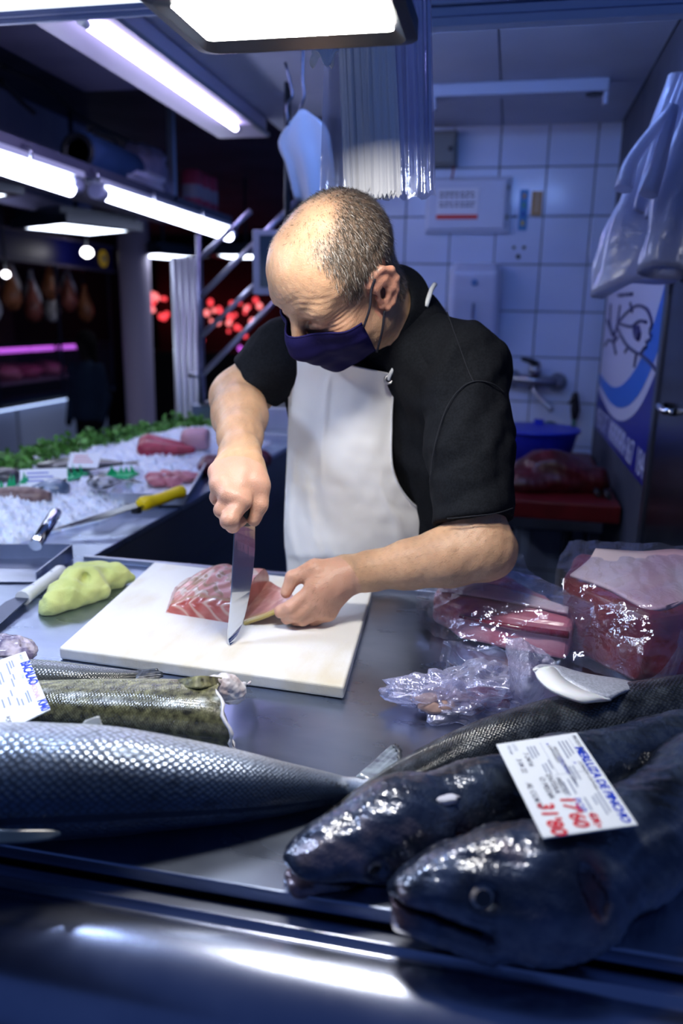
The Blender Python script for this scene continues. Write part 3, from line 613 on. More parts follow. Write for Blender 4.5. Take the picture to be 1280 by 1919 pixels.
# steel stand and glass fronted case at the far end
t = thing('steel_case', 'stepped steel display case beyond the ice bed', 'case', (-1.1, 3.4, -.3))
box('lower_step', (-1.42, 3.13, -.3), (-.87, 3.60, .94), STEEL, t, .004); box('upper_step', (-1.36, 3.25, .94), (-.87, 3.62, 1.035), STEEL, t, .006)
t = thing('far_case', 'violet lit chilled case seen between the arm and the apron', 'case', (-.95, 4.4, -.3))
box('body', (-1.5, 4.0, -.3), (-.45, 4.8, .96), STEEL, t, .004); box('tray_bed', (-1.45, 4.05, .96), (-.5, 4.75, .985), mat('case_bed', (.36, .30, .62), .3), t)
for k in range(5): box('divider', (-1.4+.2*k, 4.06, .985), (-1.39+.2*k, 4.74, 1.03), mat('case_glass%d' % k, (.3, .4, .9), .2), t)
# low cabinet in the gap
t = thing('low_cabinet', 'low blue white tiled cabinet behind the standing gap', 'cabinet', (-.6, 3.4, 0))
box('body', (-.86, 3.36, 0), (-.32, 3.60, .80), mat('cabinet_blue', (.26, .33, .48), .4), t, .003)
for x in (-.85, -.58): box('door', (x, 3.348, .06), (x+.25, 3.36, .76), mat('cabinet_door', (.30, .37, .52), .35), t, .003)
t = thing('coiled_hose', 'black hose loops hanging on the cabinet behind the apron', 'hose', (-.56, 3.30, .5))
a = np.linspace(0, 4*pi, 60); MB().tube([(-.545+.075*math.cos(q), 3.325-.004*q/2, .60+.11*math.sin(q)) for q in a], .013, 8).obj('loop', BLACKP, t)
# ------------------------------------------------------------------ post, bar frame, monitor
t = thing('steel_post', 'pale fluted steel post left of the diagonal bars', 'post', (-1.4, 3.3, -.3))
for k, x in enumerate((-1.455, -1.425, -1.395, -1.365)): MB().tube([(x, 3.34, -.3), (x, 3.34, 1.66)], .019, 10).obj('flute', mat('post_grey%d' % k, (.40, .42, .46), .3, .5), t)
box('core', (-1.465, 3.345, -.3), (-1.35, 3.40, 1.66), mat('post_core', (.2, .2, .22), .4, .5), t)
t = thing('bar_frame', 'steel frame with parallel diagonal bars behind the fishmonger', 'frame', (-1.2, 3.2, 1.0))
BAR = mat('bar_steel', (.42, .42, .52), .28, .9)
p0 = PY(372, 440, 3.1); p1 = PY(377, 758, 3.1)
MB().tube([p0, p1], .012, 10).obj('upright', mat('upright_steel', (.16, .17, .26), .3, .9), t); MB().tube([p1, PY(470, 758, 3.1)], .010, 8).obj('foot_bar', BAR, t)
for a, b in (((372, 487), (470, 395)), ((372, 560), (560, 372)), ((374, 633), (560, 455)), ((376, 705), (560, 520))):
    MB().tube([PY(*a, 3.1), PY(*b, 3.1)], .0105, 10).obj('diagonal_bar', BAR, t)
MB().tube([PY(355, 703, 3.13), PY(376, 703, 3.1)], .012, 8).obj('bracket', BAR, t)
t = thing('price_screen', 'grey framed hanging screen half hidden behind the head', 'screen', (-.85, 2.9, 1.5))
a, b = PY(474, 552, 2.9), PY(600, 430, 2.9)
box('bezel', (a[0], 2.90, a[2]), (b[0], 2.94, b[2]), mat('bezel_grey', (.20, .23, .33), .4), t, .004); box('display', (a[0]+.028, 2.897, a[2]+.028), (b[0]-.028, 2.901, b[2]-.02), mat('screen_dark', (.02, .04, .07), .2), t)
MB().tube([((a[0]+b[0])/2, 2.92, b[2]), ((a[0]+b[0])/2, 2.92, 2.22)], .012, 8).obj('mount', BLACKM, t)

# ------------------------------------------------------------------ stall across the aisle, column, shoppers, red lights
t = thing('opposite_stall', 'dark butcher stall across the aisle with blue sign and lit base', 'stall', (-4.3, 6.8, -.3))
SX = -4.2
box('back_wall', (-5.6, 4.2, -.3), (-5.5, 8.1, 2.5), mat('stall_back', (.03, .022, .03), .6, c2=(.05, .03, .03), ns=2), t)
box('sign_board', (SX-.06, 4.2, 1.86), (SX, 8.02, 2.085), mat('sign_blue', (.004, .006, .10), .4), t)
for z in (1.835, 2.085): box('sign_trim', (SX-.07, 4.2, z), (SX+.01, 8.05, z+.022), mat('sign_trim%d' % (z*10), (.13, .11, .17), .4), t)
c = np.array([SX+.006, 7.80, 1.965]); m_ = MB(); m_.lathe(c, [(.085, 0), (.085, .008), (.07, .012)], 20, axis=0); m_.obj('yellow_emblem', mat('emblem_yellow', (.75, .45, .03), .5, emit=.12, ec=(.8, .5, .03)), t)
MB().lathe(c+[.012, 0, 0], [(.045, 0), (.04, .004), (.01, .006)], 16, axis=0).obj('emblem_centre', mat('emblem_pale', (.7, .6, .35), .5), t)
for y in (4.9, 5.9, 6.9, 7.9): box('mullion', (SX-.02, y, .6), (SX, y+.03, 1.84), STEELD, t)
box('case_top', (SX-.45, 4.2, 1.11), (SX, 7.9, 1.125), STEELD, t); box('case_bottom', (SX-.75, 4.2, .64), (SX+.02, 7.9, .68), STEELD, t); box('case_floor', (SX-.7, 4.25, .78), (SX-.1, 7.85, .80), mat('case_floor', (.25, .16, .22), .4), t)
box('glass_front', (SX-.006, 4.2, .70), (SX, 7.9, 1.10), film('case_glass', (.6, .6, .9), .93, .05, .05, 0), t)
for a, b in ((4.9, 5.55), (5.6, 5.82), (5.95, 6.45), (6.5, 6.85), (6.95, 7.6)): MB().tube([(SX-.05, a, 1.085), (SX-.05, b, 1.085)], .022, 8).obj('purple_strip_light', PURPLE, t)
box('plinth', (SX-.6, 4.2, -.3), (SX-.10, 7.9, .62), mat('plinth_dark', (.01, .01, .015), .5), t)
for y0_, y1_ in ((4.3, 5.25), (5.3, 6.22), (6.27, 7.2), (7.25, 7.85)): box('base_panel', (SX-.10, y0_, .10), (SX-.07, y1_, .56), mat('base_panel_grey', (.45, .50, .65), .45), t, .004)
MB().tube([(SX-.03, 4.3, .585), (SX-.03, 7.85, .585)], .008, 6).obj('base_light_strip', glow('base_glow', (.45, .6, 1.), 2.2), t)
for k, (y, c) in enumerate(((5.05, (.45, .06, .14)), (5.4, (.5, .10, .12)), (5.75, (.42, .08, .2)), (6.1, (.55, .10, .10)), (6.45, (.5, .16, .2)), (6.8, (.45, .08, .16)), (7.2, (.5, .12, .2)))):
    o = bag_lump('meat_cut', ['wide', 'long', 'pale', 'dark', 'small', 'heaped', 'last'][k]+' pink meat cut behind the glass of the opposite stall', (SX-.35, y, .86), (.2, .16, .075), mat('case_meat%d' % k, c, .4), 30+k, 'meat', res=12, group='meat in the opposite case')
for k, y in enumerate(np.linspace(5.85, 7.75, 13)):
    z = 1.36+.10*(k % 3); tt = thing('hanging_ham', '%s hanging ham, %s from the left in the opposite stall' % (['brown', 'pale', 'dark red', 'whitish'][k % 4], ['first', 'second', 'third', 'fourth', 'fifth', 'sixth', 'seventh', 'eighth', 'ninth', 'tenth', 'eleventh', 'twelfth', 'last'][k]), 'ham', (SX-.5, y, z), 'hanging hams')
    hc = [(.40, .13, .05), (.72, .64, .62), (.28, .07, .05), (.75, .70, .74)][k % 4]
    MB().lathe((SX-.2-.1*(k % 2), y, z-.02), [(.01, -.02), (.055, 0), (.085, .07), (.08, .14), (.05, .22), (.022, .30), (.018, .36)], 12).obj('leg_meat', mat('ham%d' % k, hc, .35, c2=tuple(q*.5 for q in hc), ns=12), tt)
    MB().tube([(SX-.2-.1*(k % 2), y, z+.33), (SX-.25, y, 1.835)], .004, 4).obj('cord', STEELD, tt)
MB().tube([(SX-.25, 4.5, 1.84), (SX-.25, 7.85, 1.84)], .012, 6).obj('hanging_rail', STEELD, t)
for k, (u, v, r) in enumerate(((163, 473, .052), (11, 513, .030))):
    p = PX(u, v, SX+.25); tt = thing('spot_lamp', ['bright round spot lamp in front of the blue sign', 'small round spot lamp at the left edge below the sign'][k], 'lamp', p, 'spot lamps of the opposite stall')
    MB().lathe(p+np.array([0, 0, -.01]), [(r*.3, -r*.7), (r, -r*.2), (r, r*.5), (r*.5, r)], 14).obj('bulb', glow('spot_glow%d' % k, (.95, .93, 1.), 10.), tt); MB().tube([p+np.array([0, 0, r*.5]), np.array([p[0], p[1], 2.56])], .01, 6).obj('stem', BLACKM, tt)
t = thing('pale_column', 'tall pale violet column at the end of the opposite stall', 'column', (-3.2, 6.3, -.3))
MB().lathe((-3.13, 6.35, -.3), [(.13, 0), (.125, .8), (.128, 2.0), (.13, 2.8)], 24).obj('shaft', mat('column_pale', (.34, .29, .38), .5), t)
MB().lathe((-3.13, 6.35, -.3), [(.17, 0), (.17, .12), (.13, .14)], 24).obj('base', mat('column_base', (.1, .09, .12), .5), t)
def shopper(name, label, x, y, jacket, legs, h=1.55, rot=0.):
    z0 = -.3; s = SDF(); k = h/1.7; H = lambda z: z0+z*k
    s.ell((x, y, H(1.58)), (.085*k, .10*k, .12*k), k=.02).cap((x, y, H(1.35)), (x, y, H(1.5)), .06*k, .055*k, k=.03)
    s.ell((x, y, H(1.2)), (.21*k, .13*k, .24*k), k=.05).ell((x, y, H(.95)), (.19*k, .13*k, .16*k), k=.05)
    for q in (-1, 1):
        s.chain([(x+.19*k*q, y, H(1.36)), (x+.25*k*q, y+.02, H(1.08)), (x+.24*k*q, y-.08, H(.85))], [.065*k, .055*k, .042*k], k=.04)
        s.chain([(x+.09*k*q, y, H(.9)), (x+.10*k*q, y-.01, H(.5)), (x+.10*k*q, y+.02, H(.09))], [.09*k, .07*k, .05*k], k=.03); s.cap((x+.10*k*q, y+.02, H(.05)), (x+.10*k*q, y-.12, H(.04)), .045*k, .035*k, k=.03)
    V, Q = s.mesh(.02); V = smoothv(V, Q, 2); V[:, 0] = x+(V[:, 0]-x)*.72
    zc = (V[:, 2]-z0)/k; col = np.where((zc > .88)[:, None], jacket, legs); col = np.where((zc > 1.44)[:, None], (.012, .009, .010), col); V[:, 2] = np.maximum(V[:, 2], z0)
    o = link(name, npmesh(name, V, Q, col=col), mat('shopper_cloth', attr=True, rough=.9, spec=.1)); tag(o, label, 'person'); 
    hs = SDF(); hs.ell((x, y+.02, H(1.61)), (.10*k, .115*k, .12*k), k=.02).ell((x, y+.05, H(1.48)), (.09*k, .06*k, .14*k), k=.04)
    V, Q = hs.mesh(.02); link('hair', npmesh('hair', smoothv(V, Q, 2), Q), mat('shopper_hair', (.004, .003, .004), .9, spec=.1), o); return o
shopper('person', 'shopper in dark blue jacket and dark trousers standing in the aisle', -3.60, 6.3, (.010, .018, .038), (.004, .004, .007))
o = bag_lump('shopping_bag', 'dark shopping bag held beside the standing shopper', (-3.40, 6.28, .10), (.10, .08, .16), mat('shopping_bag', (.05, .05, .09), .5), 77, res=16)
0 and struct(box('wall_aisle_end', (-3.0, 8.2, -.3), (-2.45, 8.3, 2.5), mat('dark_pier', (.006, .005, .008), .7)))
rr_ = np.random.default_rng(3); k = 0
t = thing('red_lit_stall', 'far dark stall glowing with many red lamps behind the steel bars', 'stall', (-3.9, 11.2, -.3))
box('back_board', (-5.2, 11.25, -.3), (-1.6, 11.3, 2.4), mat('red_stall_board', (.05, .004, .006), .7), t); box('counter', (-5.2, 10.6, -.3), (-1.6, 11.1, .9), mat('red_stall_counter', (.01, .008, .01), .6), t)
for (u0, u1, v0, v1, n) in ((278, 318, 550, 600, 14), (356, 372, 562, 572, 3), (378, 500, 562, 640, 26)):
    for q in range(n):
        u, v = rr_.uniform(u0, u1), v0+(v1-v0)*rr_.beta(1.1, 1.8); p = PY(u, v, 10.6+rr_.uniform(0, .5)); r = rr_.uniform(.025, .05)
        MB().lathe(p, [(r*.3, -r), (r, -r*.3), (r*.8, r*.5), (r*.2, r)], 8).obj('red_lamp', REDL if q % 3 else glow('red_pink%d' % k, (1., .22, .22), 1.6), t); k += 1
MB().lathe(PY(450, 653, 10.8), [(.01, -.04), (.04, 0), (.01, .04)], 8).obj('violet_lamp', PURPLE, t)
# ------------------------------------------------------------------ ice display on the side counter
n_ = 150; gx = np.linspace(-1.57, -.90, n_); gy = np.linspace(1.40, 3.10, int(n_*1.7)); X, Y = np.meshgrid(gx, gy)
edge = -.955+.05*np.sin(Y*2.2+.6)-.10*np.clip((1.75-Y)/.35, 0, 1)-.02*np.sin(Y*13)
lft = -1.52+.02*np.sin(Y*5)+.20*np.clip((Y-2.6)/.5, 0, 1); e = np.clip((edge-X)/.16, 0, 1)*np.clip((X-lft)/.10, 0, 1)*np.clip((Y-1.42)/.10, 0, 1)*np.clip((3.09-Y)/.05, 0, 1)
Z = CZ-.004+e**.6*(.052+.02*np.sin(X*9)*np.sin(Y*5))
PP = np.stack([X, Y, Z], -1); nz = rng.random(Z.shape); PP[..., 2] += (e > .02)*(.016*nz**2+.006*vnoise(PP, 30, 8, 3))
PP[..., 2] = np.where(e > .004, PP[..., 2], CZ-.006)
tag(grid('ice_bed', PP, mat('crushed_ice', (.80, .86, .97), .25, c2=(.68, .78, .97), ns=60, bump=.5, bs=120, sss=.2, sssr=(.02, .03, .05), coat=.3)), 'bed of crushed ice on the side counter', 'ice', kind='stuff')
def leafrow(path, n, spread, h, seed, c):
    r = np.random.default_rng(seed); V = []; T = []; C = []
    P = cubic(np.linspace(0, 1, len(path)), np.array(path, float), r.random(n)); 
    for p in P:
        base = p+np.array([r.normal()*spread, r.normal()*spread, abs(r.normal())*h*.5]); 
        for q in range(3):
            d = r.normal(size=3); d[2] = abs(d[2])+.2; d /= np.linalg.norm(d); s = np.cross(d, r.normal(size=3)); s /= np.linalg.norm(s); L = r.uniform(.014, .030); i = len(V)
            V += [base, base+d*L*.5+s*L*.42, base+d*L, base+d*L*.5-s*L*.42]; T.append((i, i+1, i+2, i+3)); g = r.uniform(.55, 1.35); C += [np.array(c)*g]*4
    return V, T, C
V, T, C_ = leafrow([PZ(0, 893, .95), PZ(60, 868, .95), PZ(130, 848, .95), PZ(250, 822, .95), PZ(345, 805, .95), (-1.25, 3.08, .95)], 900, .030, .04, 4, (.11, .30, .06))
o = link('parsley', npmesh('parsley', np.array(V), np.array(T), False, col=np.array(C_)), mat('parsley_leaf', attr=True, rough=.5)); tag(o, 'row of curly parsley along the back of the ice bed', 'parsley', kind='stuff')
# plastic grass strips
GR = mat('plastic_grass', (.01, .42, .16), .35)
def grass(label, a, b, n, h):
    t = thing('plastic_grass', label, 'plastic grass', a, 'green plastic grass'); a, b = np.array(a), np.array(b); d = (b-a)/np.linalg.norm(b-a)
    box('base_strip', np.minimum(a, b)-[.006, .006, .004], np.maximum(a, b)+[.006, .006, .004], GR, t)
    for k in range(n):
        p = a+(b-a)*(k+.5)/n; hh = h*(.7+.5*random.random()); w = .010; q = np.array([random.uniform(-.01, .01), random.uniform(-.01, .01), hh])
        MB().add([p-d*w, p+d*w, p+q, p+np.array([0, .006, 0])], [(0, 1, 2), (1, 3, 2), (3, 0, 2)]).obj('blade', GR, t)
grass('green plastic grass strip nearest the left photo edge', PZ(-20, 925, .955), PZ(60, 920, .955), 8, .05); grass('green plastic grass strip behind the two price cards', PZ(85, 908, .955), PZ(160, 888, .955), 6, .04); grass('green plastic grass tufts beside the white tray', PZ(200, 892, .955), PZ(255, 888, .955), 5, .03)
# fish, tuna cuts, tray on the ice
def loft(name, P, rw, rh, matl, parent=None, n=24, rot=None, flat=None, colf=None, m=48, close=True, bump=None):
    """body of ellipse sections along a smooth centreline; v of the uv runs round the body, 0 at its camera side"""
    P = np.array(P, float); k = np.linspace(0, 1, len(P)); s = np.linspace(0, 1, m); C = cubic(k, P, s); w = np.interp(s, np.linspace(0, 1, len(rw)), rw); h = np.interp(s, np.linspace(0, 1, len(rh)), rh)
    w = np.convolve(np.pad(w, 3, 'edge'), np.ones(7)/7, 'valid'); h = np.convolve(np.pad(h, 3, 'edge'), np.ones(7)/7, 'valid')
    T = np.gradient(C, axis=0); T /= np.linalg.norm(T, axis=1)[:, None]; side = np.cross(T, [0, 0, 1.]); side /= np.linalg.norm(side, axis=1)[:, None]; upv = np.cross(side, T)
    side = np.where((side[:, 1] > 0)[:, None], -side, side)
    if rot is not None: c_, s_ = math.cos(rot), math.sin(rot); side, upv = side*c_+upv*s_, upv*c_-side*s_
    a = np.linspace(0, 2*pi, n, endpoint=False)
    G = C[:, None]+side[:, None]*(w[:, None]*np.cos(a))[..., None]+upv[:, None]*(h[:, None]*np.sin(a))[..., None]
    if bump is not None: G = G+bump(G, s, a)
    if flat is not None: G[..., 2] = np.maximum(G[..., 2], flat)
    loft.G = G
    V = np.concatenate([G.reshape(-1, 3), G[:1].mean(1), G[-1:].mean(1)]); idx = np.arange(m*n).reshape(m, n); nx = np.roll(idx, -1, 1)
    q = np.stack([idx[:-1], nx[:-1], nx[1:], idx[1:]], -1).reshape(-1, 4)
    tr = np.concatenate([np.stack([nx[0], idx[0], np.full(n, m*n)], -1), np.stack([idx[-1], nx[-1], np.full(n, m*n+1)], -1)])
    uu = np.repeat(s, n); vv = np.tile(np.abs(((a/(2*pi)+.5) % 1)-.5)*2, m); uv = np.stack([np.r_[uu, 0, 1], np.r_[np.tile(a/(2*pi), m), .5, .5]], -1)
    col = None if colf is None else colf(np.r_[uu, 0, 1], np.r_[np.tile(a, m), 0, 0], V)
    return link(name, npmesh(name, V, [q, tr], True, uv=uv, col=col), matl, parent), C, side, upv
def fin(name, pts, matl, parent, th=.002, rays=0):
    """thin fan: closed outline points, thickened, domed slightly"""
    pts = [np.asarray(p, float) for p in pts]; c = sum(pts)/len(pts); n = np.cross(pts[1]-pts[0], pts[-1]-pts[0]); n /= np.linalg.norm(n)
    m = MB(); k = len(pts); V = [p+n*th*.5 for p in pts]+[c+n*th*1.6]+[p-n*th*.5 for p in pts]+[c-n*th]
    f = [(i, (i+1) % k, k) for i in range(k)]+[(k+1+(i+1) % k, k+1+i, 2*k+1) for i in range(k)]+[(i, k+1+i, k+1+(i+1) % k, (i+1) % k) for i in range(k)]
    m.add(V, f, False); return m.obj(name, matl, parent)
DFISH = mat('dark_flatfish', (.035, .035, .045), .3, c2=(.08, .075, .08), ns=30, coat=.5)
def icefish(label, a, b, r, h, m, tail=True):
    a, b = np.asarray(a), np.asarray(b); d = b-a; P = [a, a+d*.15, a+d*.45, a+d*.75, b]
    o, C, S, U = loft('display_fish', P, [r*.25, r*.8, r, r*.6, r*.16], [h*.3, h*.8, h, h*.6, h*.2], m, n=14, m=24); tag(o, label, 'fish', 'fish on the ice')
    if tail:
        e = d/np.linalg.norm(d); s = np.array([-e[1], e[0], 0]); fin('tail_fin', [b-e*.01, b+e*.05+s*.035, b+e*.04, b+e*.05-s*.035], m, o)
    MB().lathe(a+d*.1+np.array([0, 0, h*.75]), [(.006, 0), (.005, .003), (.001, .004)], 8).obj('eye', BLACKP, o)
    return o
icefish('dark flatfish under the far white price card', PZ(70, 872, .97), PZ(230, 868, .97), .07, .022, DFISH)
icefish('silvery dark fish lying under the nearer card', PZ(130, 915, .965), PZ(60, 915, .965), .04, .03, mat('blue_fish', (.08, .12, .20), .25, c2=(.3, .36, .48), ns=12, coat=.5))
icefish('black and white fish beside the tray', PZ(165, 905, .97), PZ(228, 902, .965), .04, .022, mat('speckled_fish', (.05, .055, .07), .25, c2=(.5, .52, .6), ns=40, coat=.5))
icefish('brown speckled fish near the left photo edge', PZ(95, 930, .965), PZ(-60, 930, .965), .035, .028, mat('brown_fish', (.24, .16, .15), .35, c2=(.15, .09, .09), ns=50))
icefish('small dark fish at the far left of the ice', PZ(40, 893, .97), PZ(-40, 895, .97), .04, .03, DFISH)
CARD = mat('price_card', (.82, .86, .92), .35)
def small_card(label, c, w, h, rz, tx, ink):
    t = thing('price_card', label, 'price card', c, 'small price cards'); c = np.asarray(c, float); x = np.array([math.cos(rz), math.sin(rz), 0]); y = np.array([-math.sin(rz)*.8, math.cos(rz)*.8, .6]); n = np.cross(x, y)
    pts = [c-x*w-y*h, c+x*w-y*h, c+x*w+y*h, c-x*w+y*h]; MB().prism(pts, n*.0015).obj('card', CARD, t)
    for k in range(3): MB().prism([c-x*w*.7+y*h*(.5-.4*k)+n*.002, c+x*w*(.2+.2*k)+y*h*(.5-.4*k)+n*.002, c+x*w*(.2+.2*k)+y*h*(.6-.4*k)+n*.002, c-x*w*.7+y*h*(.6-.4*k)+n*.002], n*.0004).obj('written_line', ink, t)
INKB = mat('blue_ink', (.01, .05, .55), .5); INKR = mat('red_ink', (.6, .01, .03), .5)
small_card('white price card standing on the dark flatfish', PZ(158, 863, .99), .045, .03, .25, None, INKR); small_card('nearer white price card lying on the silvery fish', PZ(82, 897, .985), .06, .035, .5, None, INKB)
TUNA = mat('raw_tuna', (.42, .035, .07), .35, c2=(.30, .02, .05), ns=26, nd=6, bump=.3, bs=60, coat=.25)
s = SDF(); a = PZ(272, 842, .965); b = PZ(360, 843, .965); s.cap(a, b, .030, .014, k=.02).cap(PZ(278, 832, .975), PZ(340, 838, .965), .036, .02, k=.02)
V, Q = s.mesh(.006); V = smoothv(V, Q, 2); V[:, 2] = np.maximum(V[:, 2], .945); tag(link('tuna_wedge', npmesh('tuna_wedge', V, Q), TUNA), 'red tuna wedge lying at the far end of the ice', 'fish cut')
t = thing('pink_fish_roll', 'short pink fish roll beside the red tuna wedge', 'fish cut', PZ(357, 830, .95)); p = PZ(345, 822, .985)
MB().tube([p, p+np.array([.02, .004, 0]), p+np.array([.07, .02, 0]), p+np.array([.085, .022, 0])], [.034, .04, .04, .033], 18).obj('flesh', mat('pink_flesh', (.60, .34, .40), .4, bump=.2), t); MB().tube([p-np.array([.002, 0, 0]), p+np.array([.003, .0, 0])], .028, 16).obj('cut_face', mat('pink_cut', (.5, .26, .30), .4), t)
for k, (u, v, l) in enumerate(((398, 872, 'dark maroon fish piece just left of the fist'), (484, 862, 'dark maroon fish piece just right of the wrist'))): tag(bag_lump('dark_fish_piece', l, PZ(u, v, .93), (.05, .06, .035), mat('maroon%d' % k, (.10, .012, .03), .3, coat=.3), 50+k, 'fish cut', .1, res=16), None)
t = thing('white_tray', 'shallow white plastic tray with pink trimmings at the ice edge', 'tray', PZ(300, 915, .905))
A = [PZ(u, v, .925) for u, v in ((205, 938), (352, 940), (392, 868), (262, 880))]; cen = sum(A)/4
def rim(z, k): return [cen+(p-cen)*k+np.array([0, 0, z]) for p in A]
L4 = [rim(-.02, .86), rim(.020, 1.0), rim(.022, 1.03), rim(.020, .97), rim(-.014, .83)]; m_ = MB(); m_.add([p for l in L4 for p in l], [(i*4+k, i*4+(k+1) % 4, (i+1)*4+(k+1) % 4, (i+1)*4+k) for i in range(4) for k in range(4)]+[(0, 3, 2, 1), (16, 17, 18, 19)]); m_.obj('shell', mat('tray_white', (.72, .76, .86), .35), t, .004)
for k in range(7): bag_lump('fish_trimming', ['pink fish trimming nearest the tray corner', 'long pink trimming in the white tray', 'reddish trimming in the white tray centre', 'pale trimming at the back of the tray', 'small pink trimming by the tray rim', 'pink trimming at the right of the tray', 'dark pink trimming under the others'][k], cen+np.array([random.uniform(-.05, .06), random.uniform(-.05, .12), .004]), (.035, .028, .016), mat('trim%d' % k, (.42+.1*random.random(), .16, .2), .35, coat=.3), 60+k, 'fish cut', .2, group='trimmings in the white tray', res=12)
# yellow handled knife
t = thing('yellow_knife', 'long knife with yellow handle on the steel edge beside the ice', 'knife', PZ(200, 960, .905))
a, b, c = PZ(345, 922, .952), PZ(262, 946, .946), PZ(115, 992, .918); YEL = mat('yellow_plastic', (.75, .55, .005), .35)
P = cubic([0, .2, .5, .85, 1], np.array([a, a+(b-a)*.15+[0, 0, .004], a+(b-a)*.5, a+(b-a)*.88, b]), np.linspace(0, 1, 14)); MB().tube(P, np.interp(np.linspace(0, 1, 14), [0, .08, .3, .7, .9, 1], [.010, .018, .0155, .0165, .021, .015]), 12).obj('handle', YEL, t)
d = (c-b)/np.linalg.norm(c-b); sv = np.cross(d, [0, 0, 1]); sv /= np.linalg.norm(sv); sv = -sv if sv[1] < 0 else sv
MB().prism([b+sv*.02, b+d*.27+sv*.016, c+sv*.004, c-d*.02-sv*.004, b+d*.1-sv*.02, b-sv*.02], (0, 0, .0025)).obj('blade', CHROME, t); bb = b+d*.01; MB().tube([bb-np.array([0, 0, .018]), bb-np.array([0, 0, .001])], .014, 8).obj('bolster', BLACKP, t)
# ice scoop
t = thing('ice_scoop', 'steel ice scoop with tubular handle at the left', 'scoop', PZ(40, 1060, .90))
fr, bk = .955, .955; A = PZ(-90, 1092, .902); B = PZ(68, 1092, .902); C2 = PZ(136, 1048, .902); D = PZ(-60, 1048, .902); up_ = np.array([0, 0, .030])
m_ = MB()
def wallq(p, q, h0, h1, th=.002):
    n = np.cross(q-p, [0, 0, 1.]); n /= np.linalg.norm(n); m_.hexa([p, q, q+n*th, p+n*th, p+np.array([0, 0, h0]), q+np.array([0, 0, h1]), q+n*th+np.array([0, 0, h1]), p+n*th+np.array([0, 0, h0])])
m_.prism([A, B, C2, D], (0, 0, .002)); wallq(B, C2, .022, .034); wallq(C2, D, .034, .034); m_.obj('pan', STEEL, t)
h0 = PZ(66, 1022, .935); h1 = PZ(106, 960, .972); MB().tube([h0, h0+(h1-h0)*.97, h1], [.0135, .0135, .012], 16).obj('handle', CHROME, t)
# white handled knife and cloth
t = thing('white_knife', 'white handled fish knife lying beside the yellow cloth', 'knife', PZ(40, 1130, .90))
a, b, c = PZ(118, 1066, .915), PZ(42, 1122, .912), PZ(-60, 1215, .905); P = np.array([a+(b-a)*q for q in np.linspace(0, 1, 12)]); MB().tube(P, np.interp(np.linspace(0, 1, 12), [0, .06, .3, .75, 1], [.008, .0135, .012, .0125, .0145]), 12).obj('handle', mat('knife_white', (.68, .70, .72), .35), t)
for q in (.3, .75): MB().lathe(a+(b-a)*q+np.array([0, 0, .011]), [(.003, 0), (.0028, .0018)], 8).obj('rivet', STEEL, t)
d = (c-b)/np.linalg.norm(c-b); sv = np.cross([0, 0, 1], d); sv /= np.linalg.norm(sv); sv = sv if sv[0] > 0 else -sv
MB().prism([b+sv*.012-d*.005, c+sv*.01, c-sv*.03, b-sv*.022+d*.02, b-sv*.012-d*.005], (0, 0, .002)).obj('blade', STEELD, t)
s = SDF(); g = lambda u, v, z: PZ(u, v, z)
s.cap(g(95, 1130, .918), g(150, 1095, .925), .022, .032, k=.02).cap(g(150, 1095, .925), g(215, 1080, .922), .034, .024, k=.02).cap(g(110, 1118, .912), g(85, 1142, .906), .020, .012, k=.015).cap(g(215, 1082, .92), g(240, 1083, .914), .022, .012, k=.015)
s.cap(g(150, 1075, .93), g(195, 1068, .928), .022, .018, k=.015).cap(g(120, 1125, .915), g(190, 1110, .912), .022, .018, k=.018).cap(g(165, 1120, .934), g(158, 1080, .945), .008, .006, k=.012, sub=True).cap(g(200, 1065, .948), g(205, 1108, .930), .008, .005, k=.012, sub=True)
V, Q = s.mesh(.003); V = smoothv(V, Q, 2); N_ = normals(V, Q); V = V+N_*(np.sin(V[:, 0]*150+V[:, 1]*60+4*vnoise(V, 14, 2))*.0012-np.abs(vnoise(V, 13, 5, 1))*.008+.003+np.abs(vnoise(V, 26, 6))*-.0035+vnoise(V, 60, 7)*.0008)[:, None]; V[:, 2] = np.maximum(V[:, 2], CZ+.0008)
tag(link('cleaning_cloth', npmesh('cleaning_cloth', V, Q), mat('yellow_cloth', (.60, .66, .22), .85, c2=(.50, .57, .18), ns=14, bump=.8, bs=500, sheen=.3)), 'crumpled yellow green cloth beside the cutting board', 'cloth')
# ------------------------------------------------------------------ cutting board with tuna, knife
BZ = .921
BOARDM = mat('board_plastic', (.76, .76, .74), .42, c2=(.62, .54, .36), ns=6, nd=7, nlo=.50, nhi=.76, bump=.25, bs=140, sss=.15, sssr=(.01, .01, .008), stretch=(1.6, .8, 1))
q4 = [(-.645, .997), (-.193, .975), (-.224, 1.400), (-.690, 1.430)]
o = MB().prism([(x, y, CZ+.001) for x, y in q4], (0, 0, BZ-CZ-.001)).obj('cutting_board', BOARDM, None, .004, 3); tag(o, 'thick white plastic cutting board stained yellow on the counter', 'cutting board')
for k, (u, v, r) in enumerate(((345, 1256, .004), (369, 1258, .0028), (590, 1290, .002), (255, 1247, .0025))):
    bag_lump('fish_scrap', ['red fish scrap against the board front', 'smaller red scrap right of the first', 'tiny pale scrap on the steel near the board corner', 'tiny red scrap left of the others'][k], PZ(u, v, CZ)+np.array([0, -.003, r*.8]), (r*1.6, r, r), mat('scrap%d' % k, (.5, .05, .05) if k != 2 else (.6, .5, .5), .4), 80+k, 'scrap', .25, group='fish scraps', res=8)
